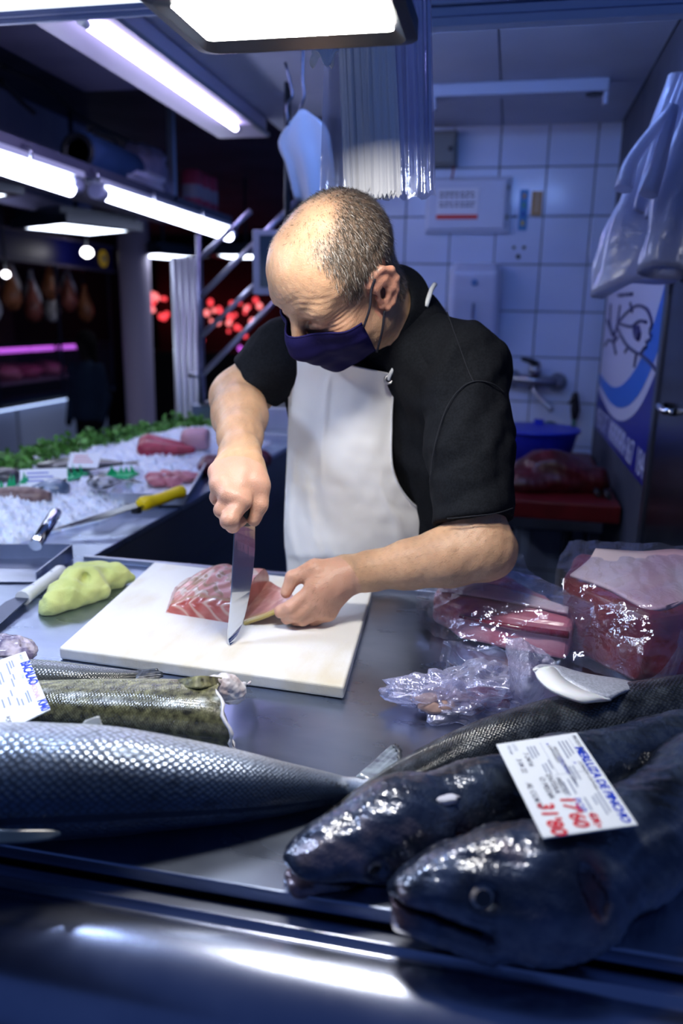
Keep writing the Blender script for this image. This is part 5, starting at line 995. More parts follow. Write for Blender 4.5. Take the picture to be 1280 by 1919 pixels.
def w2(t, q, n):
    a, b, c, d = q; lx = (c-b); L_ = np.linalg.norm(lx); lx = lx/L_; ly = (b-a); H_ = np.linalg.norm(ly); ly = ly/H_; o = lambda s, h: lerp4(q, h, s)+n*.0017
    T = lambda tx, s, h, sz, ink, bold=0., sp=1.: text('written_text', tx, sz, o(s, h), lx, ly, ink, t, bold=bold, space=sp, lift=.0003)
    T('BACALAO', .17, .855, .0155, INKB, .0005, .85); T('NACIONAL', .52, .855, .009, mat('pink_ink', (.55, .3, .6), .5), 0., .9); T('KM0', .82, .855, .0135, INKB, .0005); T('PRODUCTO', .03, .88, .005, INKG); T('ZONA', .34, .78, .005, INKG); T('POP', .84, .27, .008, INKK)
    for s, h, w in ((.08, .73, .12), (.08, .69, .13), (.10, .64, .2), (.30, .66, .1), (.36, .61, .14), (.2, .50, .18), (.2, .45, .2), (.22, .38, .2), (.62, .76, .18), (.64, .72, .16), (.7, .62, .1), (.52, .52, .1), (.6, .44, .13), (.6, .34, .13), (.66, .56, .12)):
        p = o(s, h); MB().prism([p, p+lx*L_*w, p+lx*L_*w+ly*.0018, p+ly*.0018], n*.0003).obj('small_print', INKG, t)
big_card('blue lettered price card propped on the cod at the left edge', q2, w2)

# ------------------------------------------------------------------ bagged meat
CLEAR = film('clear_wrap', (.72, .78, 1.), .86, .07, .25, .9, 34); MILKY = film('milky_wrap', (.70, .72, .95), .62, .16, .55, 1., 60); BUB = film('bubbly_wrap', (.66, .68, .92), .55, .18, .5, 1., 170)
def block(name, corners, top_dz, h, r=.008):
    """rounded slab on a quad footprint"""
    c = [np.asarray(p, float) for p in corners]; n = len(c)
    m = MB(); m.add(c+[p+np.array([0, 0, h])+np.asarray(dz) for p, dz in zip(c, top_dz)], [list(range(n))[::-1], list(range(n, 2*n))]+[(i, (i+1) % n, (i+1) % n+n, i+n) for i in range(n)])
    return m
def soften(o, lv=3, noise=.0, bev=.012, seed=3):
    b = o.modifiers.new('b', 'BEVEL'); b.width = bev; b.segments = 3; s = o.modifiers.new('s', 'SUBSURF'); s.subdivision_type = 'SIMPLE'; s.levels = s.render_levels = lv
    if noise:
        tx = bpy.data.textures.new('n%d' % seed, 'CLOUDS'); tx.noise_scale = .05; d = o.modifiers.new('d', 'DISPLACE'); d.texture = tx; d.strength = noise; d.texture_coords = 'GLOBAL'
    for p in o.data.polygons: p.use_smooth = True
PINK = mat('pink_meat', (.50, .15, .20), .3, c2=(.60, .30, .36), ns=9, nd=6, stretch=(1, 3.5, 3), bump=.25, bs=50, coat=.3, nlo=.42, nhi=.62)
REDM = mat('red_meat', (.10, .008, .014), .28, c2=(.17, .014, .02), ns=16, bump=.25, bs=60, coat=.3)
PALE = mat('pale_fat', (.62, .52, .58), .35, c2=(.55, .36, .44), ns=9, nd=7, bump=.35, bs=70)
t = thing('bagged_pink_meat', 'pink fish slab in a clear plastic bag beside the elbow', 'bagged meat', (.0, 1.25, CZ))
cr = [(-.105, 1.285, CZ+.006), (-.05, 1.215, CZ+.006), (.122, 1.165, CZ+.006), (.135, 1.22, CZ+.006), (.02, 1.36, CZ+.006), (-.075, 1.37, CZ+.006)]
o = block('slab', cr, [(.0, .01, -.005), (.0, .015, .0), (0, .01, .008), (0, 0, .012), (0, -.01, .030), (.01, -.01, .028)], .052).obj('slab', PINK, t); soften(o, 3, .012)
MB().tube([(-.05, 1.221, .945), (.03, 1.196, .945), (.120, 1.172, .950)], [.003, .005, .006], 8).obj('dark_edge', mat('blood_edge', (.20, .01, .03), .25, coat=.5), t)
grid('fat_layer', patch(np.array([[(-.09, 1.29, .962), (-.02, 1.26, .968), (.05, 1.23, .972), (.118, 1.195, .976)], [(-.08, 1.33, .980), (-.01, 1.29, .982), (.06, 1.25, .982), (.12, 1.212, .980)]]), 8, 24), PALE, t, thick=.004)
def wrap_sheet(nm, ctrl, m, par, amp, seed, nr=46, nc=46, sc=22):
    P = patch(np.array(ctrl, float), nr, nc); k = vnoise(P, sc, seed, 3); k2 = np.abs(vnoise(P, sc*2.1, seed+3, 2)); P = P+np.stack([k*.5, -k*.6-k2*.4, k*.5+k2*.7], -1)*amp; P[..., 2] = np.maximum(P[..., 2], CZ+.002); return grid(nm, P, m, par)
wrap_sheet('bag_over', [[(-.125, 1.27, .905), (-.06, 1.19, .905), (.05, 1.15, .905), (.14, 1.13, .905)], [(-.125, 1.29, .965), (-.05, 1.23, .975), (.05, 1.19, .980), (.15, 1.17, .985)], [(-.10, 1.36, .995), (-.02, 1.33, 1.0), (.07, 1.28, 1.0), (.16, 1.22, .985)], [(-.09, 1.40, .91), (0, 1.40, .93), (.09, 1.36, .93), (.17, 1.27, .91)]], CLEAR, t, .007, 3)
wrap_sheet('bag_mouth', [[PY(845, 1110, 1.40), PY(905, 1120, 1.38), PY(985, 1160, 1.33), PY(1040, 1190, 1.28)], [PY(860, 1085, 1.42), PY(915, 1085, 1.42), PY(985, 1120, 1.38), PY(1035, 1165, 1.30)], [PY(905, 1075, 1.43), PY(930, 1060, 1.44), PY(985, 1085, 1.42), PY(1025, 1130, 1.36)], [PY(925, 1070, 1.44), PY(955, 1040, 1.46), PY(985, 1062, 1.44), PY(1012, 1105, 1.40)]], CLEAR, t, .010, 7)
wrap_sheet('bag_front', [[PZ(835, 1200, .95), PZ(880, 1210, .96), PZ(950, 1220, .97)], [PZ(825, 1235, .915), PZ(880, 1240, .935), PZ(945, 1245, .935)], [PZ(830, 1262, .903), PZ(880, 1262, .91), PZ(940, 1262, .91)]], CLEAR, t, .012, 11)
t = thing('bagged_red_meat', 'big block of dark red meat with pale top in clear plastic', 'bagged meat', (.2, 1.22, CZ))
cr = [(.112, 1.225, CZ+.006), (.212, 1.118, CZ+.006), (.335, 1.165, CZ+.006), (.34, 1.36, CZ+.006), (.135, 1.36, CZ+.006)]
tz = [(-.004, .03, .012), (.02, .03, -.002), (.01, .03, .010), (0, -.02, .040), (0, -.04, .038)]
o = block('block', cr, tz, .098).obj('block', REDM, t); soften(o, 3, .010, seed=5)
tp = [np.asarray(p)+np.array([0, 0, .101])+np.array(d) for p, d in zip(cr, tz)]
grid('pale_top', patch(np.array([[tp[0]+[.014, 0, 0], tp[1]*.5+tp[0]*.5+[.006, .012, .004], tp[1]+[.002, .014, .001], tp[2]*.7+tp[1]*.3+[-.02, .02, .004]], [tp[0]*.5+tp[4]*.5+[.03, 0, .004], (tp[0]+tp[2])/2+[.0, .02, .012], tp[2]+[-.03, .05, .004], tp[2]+[-.015, .03, .004]], [tp[4]+[.03, 0, .003], (tp[4]+tp[3])/2, tp[3]+[-.05, 0, .004], tp[3]+[-.02, 0, .003]]]), 14, 24), PALE, t, thick=.006)
wrap_sheet('bag_front', [[(.09, 1.235, .904), (.15, 1.155, .904), (.215, 1.098, .904), (.285, 1.125, .904), (.35, 1.15, .904)], [(.097, 1.235, .96), (.15, 1.17, .965), (.222, 1.108, .96), (.285, 1.135, .96), (.35, 1.16, .96)], [(.10, 1.26, 1.018), (.16, 1.20, 1.014), (.232, 1.142, 1.008), (.29, 1.17, 1.012), (.35, 1.19, 1.02)], [(.11, 1.31, 1.036), (.17, 1.27, 1.036), (.24, 1.22, 1.03), (.30, 1.24, 1.034), (.35, 1.26, 1.04)], [(.13, 1.38, 1.045), (.19, 1.37, 1.05), (.25, 1.36, 1.055), (.30, 1.36, 1.055), (.35, 1.36, 1.055)]], CLEAR, t, .005, 21, 60, 60, 20)
wrap_sheet('bag_tail', [[PZ(1160, 1292, .91), PZ(1200, 1280, .92), PZ(1240, 1255, .95), PZ(1275, 1180, .99)], [PZ(1180, 1298, .905), PZ(1225, 1290, .91), PZ(1265, 1265, .93), PZ(1300, 1200, .97)]], CLEAR, t, .006, 25, 20, 30)
wrap_sheet('bag_corner', [[PZ(1012, 1150, .95), PZ(1040, 1120, .99), PZ(1062, 1098, 1.01)], [PZ(1035, 1200, .92), PZ(1052, 1160, .96), PZ(1070, 1120, 1.0)]], CLEAR, t, .008, 28, 20, 20)
t = thing('wrapped_scraps', 'small crumpled plastic wrap with bloody scraps on the steel', 'wrapped meat', PZ(860, 1310, CZ))
c = PZ(855, 1312, CZ+.018); bag_o = bag_lump('wrap', None, c, (.085, .036, .030), MILKY, 33, None, .30, res=44); bag_o.parent = t; bag_o.matrix_parent_inverse = Matrix.Translation(-Vector(t.location))
for k, (u, v, r, cc) in enumerate(((915, 1305, .022, (.28, .01, .03)), (870, 1318, .02, (.45, .25, .22)), (815, 1318, .022, (.45, .30, .26)), (840, 1300, .02, (.5, .36, .33)))):
    b_ = bag_lump('scrap', None, PZ(u, v, CZ+.018), (r*1.4, r*.8, .014), mat('scrapmeat%d' % k, cc, .35), 40+k, None, .2, res=14); b_.parent = t; b_.matrix_parent_inverse = Matrix.Translation(-Vector(t.location))
wrap_sheet('loose_film', [[PZ(835, 1258, .93), PZ(900, 1240, .945), PZ(955, 1250, .95)], [PZ(800, 1290, .925), PZ(880, 1275, .955), PZ(950, 1290, .95)], [PZ(770, 1322, .905), PZ(850, 1335, .915), PZ(930, 1335, .91)]], MILKY, t, .012, 44)
t = thing('bubbly_film', 'upright piece of crinkled clear film between the two bagged meats', 'plastic film', PZ(1000, 1300, CZ))
wrap_sheet('film', [[PZ(950, 1192, .985), PZ(990, 1202, .985), PZ(1025, 1225, .975), PZ(1050, 1250, .96)], [PZ(950, 1240, .955), PZ(985, 1250, .965), PZ(1015, 1262, .955), PZ(1042, 1262, .945)], [PZ(952, 1290, .925), PZ(980, 1300, .935), PZ(1005, 1300, .93), PZ(1022, 1290, .925)], [PZ(965, 1322, .903), PZ(982, 1332, .903), PZ(1005, 1318, .905), PZ(1020, 1305, .905)]], BUB, t, .004, 51, sc=40)
# ------------------------------------------------------------------ the fishmonger
HB = np.array([[-.83156, -.50063, -.24054], [.49934, -.48423, -.71853], [.24323, -.71754, .65260]]); HO = np.array([-.2711, 1.2742, 1.4768]); HS = 1.0487   # columns: his right, forward, crown
def hp(x, y, z): return HO+HB@(np.array([x, y, z])*HS)
LS, LE, LW = W(866, 695, 1.315), W(900, 1028, 1.250), W(648, 1078, 1.305)
RS, RE, RW = W(545, 662, 1.47), W(447, 744, 1.49), W(450, 850, 1.235)
NB = W(735, 620, 1.40)
body = SDF()
# head
def he(c, r, k=.02, **kw): body.ell(hp(*c), np.array(r)*HS, HB, k=k, **kw)
def hc(a, b, ra, rb, k=.012, **kw): body.cap(hp(*a), hp(*b), ra, rb, k=k, **kw)
he((0, -.008, .045), (.081, .101, .084)); he((0, .040, .055), (.066, .056, .058), .03); he((0, .034, -.030), (.064, .060, .074), .03); he((0, .020, -.056), (.064, .056, .044), .03); he((0, .072, -.076), (.024, .022, .020), .02)
hc((-.042, .080, .034), (.042, .080, .034), .014, .014, .022); 
for s_ in (-1, 1):
    he((s_*.046, .058, -.018), (.026, .028, .028), .02); he((s_*.052, .012, -.060), (.022, .032, .030), .03)
    he((s_*.033, .102, .014), (.017, .016, .0095), .012, sub=True); he((s_*.033, .080, .013), (.0150, .0140, .0125), .004)
    hc((s_*.020, .094, .0105), (s_*.046, .084, .008), .0022, .0018, .004); hc((s_*.018, .093, .003), (s_*.045, .082, -.001), .004, .003, .008)
    hc((s_*.010, .105, -.022), (s_*.012, .100, -.026), .009, .008, .008)
hc((0, .096, .022), (0, .118, -.020), .0085, .0125, .012)
for s_ in (-1, 1):          # ears
    ex = lambda y, z: (s_*(.0765+.34*max(0., .010-y)), y, z)
    ol = [ex(.006, .012), ex(.008, .024), ex(-.002, .034), ex(-.018, .034), ex(-.030, .022), ex(-.031, .004), ex(-.024, -.014), ex(-.012, -.028), ex(-.002, -.031), ex(.004, -.022)]
    for i in range(len(ol)-1): hc(ol[i], ol[i+1], .0048, .0048 if i < 6 else .0062, .004)
    for a_, b_ in ((ex(.004, .018), ex(-.016, .016)), (ex(-.016, .016), ex(-.018, -.006)), (ex(-.018, -.006), ex(-.006, -.020))): hc(a_, b_, .0046, .0046, .007)
    he(ex(-.012, .010), (.0045, .020, .024), .006); hc(ex(.004, -.004), ex(.004, -.014), .005, .005, .005); he((s_*(.088), -.004, -.002), (.012, .007, .011), .004, sub=True)
# neck and hidden trunk
body.cap(hp(0, -.030, -.035), NB*.75+hp(0, -.03, -.06)*.25, .066, .068, k=.03).cap(hp(0, .01, -.075), NB*.7+hp(0, .01, -.08)*.3, .045, .055, k=.03)
body.cap(NB, (-.235, 1.50, 1.25), .07, .11, k=.04).cap((-.235, 1.50, 1.25), (-.235, 1.58, .95), .11, .13, k=.04).cap(NB, LS, .055, .058, k=.04).cap(NB, RS, .055, .058, k=.04)
# arms
body.chain([LS, W(885, 930, 1.268), LE], [.050, .046, .048], k=.015).chain([LE, W(840, 1043, 1.255), W(765, 1058, 1.275), W(695, 1070, 1.295), LW], [.0500, .0465, .0375, .0305, .0290], k=.02).ell(W(925, 1035, 1.238), (.030, .03, .03), k=.03)
body.chain([RS, RE], [.056, .050], k=.02).chain([RE, W(449, 778, 1.40), W(450, 818, 1.305), RW], [.0500, .0475, .0350, .0285], k=.02).ell(W(437, 750, 1.49), (.03, .03, .03), k=.03)
# right hand round the knife handle
nR = FW*.85+UP*-.1
def hand(wrist, mcps, fingers, thumb, k=.010):
    for m_, r in mcps: body.cap(wrist, m_, .021, r, k=.016)
    for i in range(len(mcps)-1): body.cap(mcps[i][0], mcps[i+1][0], mcps[i][1], mcps[i+1][1], k=.010)
    for pts, rs in fingers: body.chain(pts, rs, k=.0035)
    body.chain(thumb[0], thumb[1], k=.006)
mi, mm, mr, mp_ = W(452, 938, 1.150), W(430, 928, 1.150), W(413, 908, 1.160), W(408, 884, 1.180)
hand(RW, [(mi, .0135), (mm, .0135), (mr, .013), (mp_, .0125)],
     [([mi, W(430, 974, 1.135), W(436, 984, 1.160), W(452, 974, 1.178)], [.0130, .0135, .0115, .0095]),
      ([mm, W(416, 956, 1.150), W(425, 970, 1.180), W(445, 962, 1.195)], [.0130, .0118, .0105, .009]),
      ([mr, W(407, 932, 1.170), W(420, 948, 1.200), W(442, 940, 1.210)], [.0125, .0112, .010, .009]),
      ([mp_, W(404, 905, 1.19), W(418, 922, 1.215), W(440, 918, 1.222)], [.0115, .010, .009, .008])],
     ([W(470, 872, 1.205), W(485, 912, 1.180), W(487, 946, 1.172), W(476, 975, 1.172)], [.020, .0165, .0125, .0095]))
body.cap(RW, W(452, 900, 1.180), .026, .030, k=.02, flat=nR, f=.8)
# left hand pinching the slice
li, lm, lr, lp = W(590, 1106, 1.275), W(592, 1126, 1.275), W(602, 1141, 1.283), W(616, 1148, 1.296)
hand(LW, [(li, .0135), (lm, .0140), (lr, .0135), (lp, .0125)],
     [([li, W(545, 1138, 1.268), W(527, 1146, 1.276), W(545, 1133, 1.294)], [.0130, .0120, .0105, .0090]),
      ([lm, W(552, 1152, 1.272), W(538, 1158, 1.286), W(556, 1146, 1.305)], [.0135, .0122, .0105, .0090]),
      ([lr, W(567, 1160, 1.282), W(556, 1163, 1.298), W(574, 1153, 1.312)], [.0130, .0115, .010, .009]),
      ([lp, W(588, 1162, 1.298), W(576, 1163, 1.310), W(592, 1155, 1.320)], [.0115, .010, .009, .008])],
     ([W(622, 1070, 1.302), W(590, 1066, 1.290), W(549, 1082, 1.284), W(536, 1110, 1.284)], [.0205, .0160, .0120, .0095]))
body.cap(LW, W(605, 1100, 1.288), .027, .026, k=.02)
VV, QQ = [], []; nn = 0
def region(h, lo, hi, it):
    global nn
    V, Q = body.mesh(h, lo, hi); V = smoothv(V, Q, it, .4); VV.append(V); QQ.append(Q+nn); nn += len(V)
hl = HO+np.array([-.16, -.16, -.15]); hh_ = HO+np.array([.15, .16, .17])
region(.0020, hl, hh_, 1)                                                                     # head
def bb(pts, m_): p = np.array(pts); return p.min(0)-m_, p.max(0)+m_
rl, rh = bb([RW, mi, mm, mr, mp_, W(430, 985, 1.135), W(488, 975, 1.172)], .022); region(.0017, rl, rh, 1)
l0, l1 = bb([LW, li, lp, W(527, 1148, 1.27), W(536, 1112, 1.28), W(590, 1066, 1.29)], .022); region(.0017, l0, l1, 1)
V, Q = body.mesh(.004); V = smoothv(V, Q, 1, .4)
def inside(P, lo, hi, pad=.005): return np.all((P > lo+pad) & (P < hi-pad), 1)
cq = V[Q].mean(1); keep = ~(inside(cq, hl, hh_) | inside(cq, rl, rh) | inside(cq, l0, l1)); keep &= cq[:, 2] > .93
VV.append(V); QQ.append(Q[keep]+nn)
V = np.concatenate(VV); Q = np.concatenate(QQ)
used = np.unique(Q); mp2 = np.full(len(V), -1); mp2[used] = np.arange(len(used)); V = V[used]; Q = mp2[Q]
hv = (V-HO)@HB/HS; N_ = normals(V, Q); hn = N_@HB
ishead = (np.linalg.norm(hv-np.array([0, 0, .02]), axis=1) < .15) & (hv[:, 2] > -.13)
# forehead creases and brow folds
fm = ishead*np.exp(-((hv[:, 2]-.052)/.020)**2)*np.clip((hv[:, 1]-.045)/.04, 0, 1); wz = hv[:, 2]+.010*np.sin(hv[:, 0]*38)+.004*np.sin(hv[:, 0]*90+1)
V = V+N_*(fm*(.6+.5*vnoise(hv, 40, 2))*.0005*np.sin(wz*2*pi/.0095))[:, None]; cf = ishead*np.exp(-(((np.abs(hv[:, 0])-.056)/.014)**2+((hv[:, 2]-.010)/.016)**2))*(hv[:, 1] > .03); V = V+N_*(cf*.0009*np.sin(hv[:, 2]*2*pi/.007+hv[:, 0]*80))[:, None]
V = V+N_*(vnoise(V, 60, 21, 2)*.0006)[:, None]
def sstep(a, b, x): t_ = np.clip((x-a)/(b-a), 0, 1); return t_*t_*(3-2*t_)
ax_ = np.abs(hv[:, 0]); earz = (ax_ > .071) & (hv[:, 1] > -.045) & (hv[:, 1] < .016) & (hv[:, 2] < .040) & (hv[:, 2] > -.040)
def hairmask(p):
    x, y, z = np.abs(p[:, 0]), p[:, 1], p[:, 2]
    side = sstep(.030, .062, x+.55*np.clip(-y-.0, 0, .1))*sstep(.062, .030, y+.30*(.05-z)*(z < .05)); back = sstep(-.015, -.075, y)
    d = np.maximum(side, back)*sstep(-.062, -.035, z+.45*np.clip(-y-.02, 0, .06))
    return d*np.where((x > .05) & (y > -.036) & (y < .02), sstep(.030, .046, z), 1)*np.where(y > .02, sstep(.008, .03, z), 1)
hm = hairmask(hv)*ishead
c = np.tile(np.array([.54, .325, .195]), (len(V), 1)); c = c*(1+.10*vnoise(V, 25, 31, 3)+.05*vnoise(V, 140, 32, 2))[:, None]
c = mix(c, (.60, .26, .18), np.where(earz, .75, 0)); c = mix(c, (.58, .27, .19), ishead*np.exp(-(((ax_-.045)/.03)**2+((hv[:, 2]+.01)/.03)**2))*(hv[:, 1] > .02)*.6)
hd = (np.linalg.norm(V-(mi+mm)/2, axis=1) < .07) | (np.linalg.norm(V-(li+lm)/2, axis=1) < .075); c = mix(c, (.60, .33, .245), hd*.75)
c = mix(c, (.17, .135, .11), hm*.72); br = ishead*np.exp(-(((ax_-.032)/.016)**2+((hv[:, 2]-.030)/.005)**2))*(hv[:, 1] > .06); c = mix(c, (.22, .15, .10), br*.6)
for px, py, pz, r in ((-.022, .088, .048, .003), (-.03, .075, .068, .0022), (-.052, .055, .058, .0025), (-.012, .082, .07, .002), (-.06, .04, .02, .0018)): c = mix(c, (.30, .15, .09), np.exp(-np.sum((hv-np.array([px, py, pz]))**2, 1)/(r*r))*.8)
SKIN = mat('skin', attr=True, rough=.42, sss=.18, sssr=(.012, .004, .002), bump=.35, bs=420, spec=.45)
man = link('person', npmesh('person', V, Q, col=c), SKIN); tag(man, 'bald fishmonger in black polo, white apron and navy mask bowed over the board', 'person')
# short grey hair strands (left out above the temples), arm hair
tri = V[Q].mean(1); fn = np.cross(V[Q[:, 2]]-V[Q[:, 0]], V[Q[:, 3]]-V[Q[:, 1]]); ar = np.linalg.norm(fn, axis=1)*.5; fn = fn/(2*ar[:, None]+1e-12); th_ = (tri-HO)@HB/HS
dn = hairmask(th_)*(np.linalg.norm(th_-np.array([0, 0, .02]), axis=1) < .15); top = sstep(.05, .09, th_[:, 2])*sstep(.062, .03, th_[:, 1])*(np.linalg.norm(th_, axis=1) < .16)
w = ar*(dn+.10*top)*(th_[:, 2] > -.07); w[(np.abs(th_[:, 0]) > .083)] = 0
def strands(name, weights, n, ln, wd, flow, colf, par, lift=.35):
    pk = rng.choice(len(weights), n, p=weights/weights.sum()); p = tri[pk]+(rng.random((n, 1))-.5)*(V[Q[pk, 2]]-V[Q[pk, 0]])+(rng.random((n, 1))-.5)*(V[Q[pk, 3]]-V[Q[pk, 1]]); nr = fn[pk]
    f = flow(p, pk); f = f-nr*np.sum(f*nr, 1)[:, None]; f /= np.linalg.norm(f, axis=1)[:, None]+1e-9; f = f+rng.normal(size=f.shape)*.25; L = ln(pk)[:, None]*(.6+.8*rng.random((n, 1)))
    s = np.cross(f, nr); s /= np.linalg.norm(s, axis=1)[:, None]+1e-9; a = p-nr*.0006; b = p+(f*(1-lift*.5)+nr*lift)*L*.6; t_ = p+(f+nr*lift*.35)*L
    P = np.stack([a-s*wd, a+s*wd, b+s*wd*.8, b-s*wd*.8, t_], 1).reshape(-1, 3); i = np.arange(n)[:, None]*5
    return link(name, npmesh(name, P, [np.concatenate([i, i+1, i+2, i+3], 1), np.concatenate([i+3, i+2, i+4], 1)], True, col=np.repeat(colf(n, pk), 5, 0)), mat(name+'_strand', attr=True, rough=.4, spec=.4), par)
def hairflow(p, pk): q = th_[pk]; d = np.stack([np.sign(q[:, 0])*.5, .55+0*q[:, 1], -.75-.3*(q[:, 1] < -.03)], 1); return d@HB.T
def haircol(n, pk): g = rng.random((n, 1)); dark = np.array([.035, .028, .022]); wh = np.array([.55, .52, .48]); lt = np.clip(th_[pk, 2:3]/.12, 0, 1); return np.where(g < .74-.18*lt, dark*(1+rng.random((n, 1))), np.where(g < .86, np.array([.14, .11, .08]), wh*(.6+.5*rng.random((n, 1)))))
o = strands('hair', w, 24000, lambda pk: .0050+.0035*dn[pk], .00026, hairflow, haircol, man); tag(o, 'cropped grey hair round the bald crown', kind='stuff')
armd = np.minimum(np.linalg.norm(np.cross(tri-LE, (LW-LE)/np.linalg.norm(LW-LE)), axis=1), 9); wl = ar*((tri[:, 2] < 1.35) & (np.linalg.norm(tri-LW, axis=1) > .05) & (np.linalg.norm(tri-(LE+LW)/2, axis=1) < .19) & (fn[:, 2] > -.3))
wr = ar*((np.linalg.norm(tri-(RE+RW)/2, axis=1) < .17) & (np.linalg.norm(tri-RW, axis=1) > .04) & (np.linalg.norm(th_, axis=1) > .18))
ad = lambda p, pk: np.where((np.linalg.norm(p-LE, axis=1) < np.linalg.norm(p-RE, axis=1))[:, None], (LW-LE)[None]+np.array([0, 0, -.10]), (RW-RE)[None]+np.array([.05, 0, 0]))
o = strands('arm_hair', wl+wr*1.3, 3000, lambda pk: .008+0*pk, .00011, ad, lambda n, pk: np.tile((.10, .06, .03), (n, 1)), man, .2); tag(o, kind='stuff')

# --- shirt
BLACKC = mat('black_cotton', (.0055, .0065, .009), .85, c2=(.009, .0105, .014), ns=300, bump=.25, bs=900, spec=.15)
def cloth(sd, h, fold, it=2):
    V, Q = sd.mesh(h); V = smoothv(V, Q, it); n = normals(V, Q); return V+n*fold(V)[:, None], Q
tor = SDF(); tor.ell((-.235, 1.500, 1.265), (.185, .118, .18), k=.05).ell((-.225, 1.575, 1.07), (.195, .120, .22), k=.05).cap(NB, LS+np.array([-.02, .01, -.012]), .078, .070, k=.05).cap(NB, RS+np.array([.03, .02, -.012]), .072, .062, k=.05).cap((-.225, 1.590, 1.05), (-.225, 1.625, .86), .15, .15, k=.05, flat=(0, 1, 0), f=.75)
tor.cap(LS+np.array([-.015, .02, -.03]), (-.09, 1.50, 1.05), .07, .08, k=.05)
f1 = lambda V: .0025*np.sin(V[:, 2]*55+V[:, 0]*70+2*vnoise(V, 9, 3))*np.clip((1.40-V[:, 2])/.1, 0, 1)+.002*vnoise(V, 22, 4)
V1, Q1 = cloth(tor, .006, f1)
dL = LE-LS; dL /= np.linalg.norm(dL); sl = SDF(); sl.cap(NB*.35+LS*.65, LS, .070, .0735, k=.04).chain([LS, W(880, 830, 1.285), W(890, 1040, 1.248)], [.0735, .0670, .0650], k=.03).half(W(890, 976, 1.255), dL+np.array([0, .0, -.05]), .003)
fL = lambda V: .0022*np.sin((V@dL)*60+V[:, 0]*50+2.5*vnoise(V, 12, 8))+.0016*vnoise(V, 30, 5)
V2, Q2 = cloth(sl, .004, fL)
dR = RE-RS; dR /= np.linalg.norm(dR); sr = SDF(); sr.cap(NB*.3+RS*.7, RS, .060, .064, k=.04).chain([RS, RE+dR*.03], [.064, .062], k=.03).half(W(478, 721, 1.485), dR, .003)
V3, Q3 = cloth(sr, .004, lambda V: .0022*np.sin((V@dR)*90+V[:, 2]*60)+.0015*vnoise(V, 30, 6))
Vs = np.concatenate([V1, V2, V3]); Qs = np.concatenate([Q1, Q2+len(V1), Q3+len(V1)+len(V2)])
shirt = link('polo_shirt', npmesh('polo_shirt', Vs, Qs), BLACKC, man)
def onsurf(Vx, u, v):
    q = Vx-CAM; d = q@FW; uu = 640+F*(q@RT)/d; vv = 959.5-F*(q@UP)/d; k = np.hypot(uu-u, vv-v) < 9
    return W(u, v, d[k].min()-.0005) if k.any() else None
SEAM = mat('seam_thread', (.018, .02, .026), .8, spec=.2)
for q in (((838, 585), (858, 640), (876, 690), (888, 716)), ((948, 738), (925, 720), (895, 714), (868, 724), (842, 755), (824, 800), (812, 850), (806, 900)), ((962, 952), (930, 962), (880, 968), (838, 972))):
    P = cubic(np.linspace(0, 1, len(q)), np.array(q, float), np.linspace(0, 1, 26)); P = [onsurf(Vs, *p) for p in P]; P = [p for p in P if p is not None]
    if len(P) > 3: MB().tube(P, .0010, 6).obj('seam', SEAM, shirt)
# collar ring
cc = W(700, 586, 1.345); ca = W(632, 533, 1.22)-cc; ca /= np.linalg.norm(ca); c1 = RT-ca*(RT@ca); c1 /= np.linalg.norm(c1); c2 = np.cross(ca, c1)
prof = [(.070, -.030), (.069, .0), (.0705, .016), (.073, .0205), (.077, .017), (.083, .002), (.089, -.016), (.094, -.030), (.0925, -.032), (.086, -.018)]
rows = []
for r, h in prof:
    a = np.linspace(0, 2*pi, 64, endpoint=False); wob = 1+.02*np.sin(a*3+h*60)+.03*(np.cos(a-.6)); rows.append(cc+ca*(h+.004*np.sin(a*2+1))[:, None]+c1*(np.cos(a)*r*wob*1.04)[:, None]+c2*(np.sin(a)*r*wob)[:, None])
grid('collar', np.array(rows), BLACKC, shirt, closed_u=True, thick=.0025, sub=1)
# trousers and boots behind the counter
tr = SDF()
for s_ in (-1, 1): tr.chain([(-.225+.09*s_, 1.60, .92), (-.225+.10*s_, 1.62, .5), (-.225+.11*s_, 1.64, .08)], [.115, .085, .065], k=.03)
tr.ell((-.225, 1.60, .92), (.19, .14, .12), k=.04); V, Q = tr.mesh(.012); link('trousers', npmesh('trousers', smoothv(V, Q, 2), Q), mat('dark_trousers', (.012, .014, .025), .8), man)
for s_ in (-1, 1):
    b_ = SDF(); b_.cap((-.225+.11*s_, 1.66, .05), (-.225+.12*s_, 1.52, .04), .05, .042, k=.02).cap((-.225+.11*s_, 1.65, .06), (-.225+.11*s_, 1.645, .20), .055, .07, k=.03).half((0, 0, .001), (0, 0, -1), .003); V, Q = b_.mesh(.008); link('boot', npmesh('boot', smoothv(V, Q, 2), Q), mat('white_boot', (.5, .52, .55), .4), man)

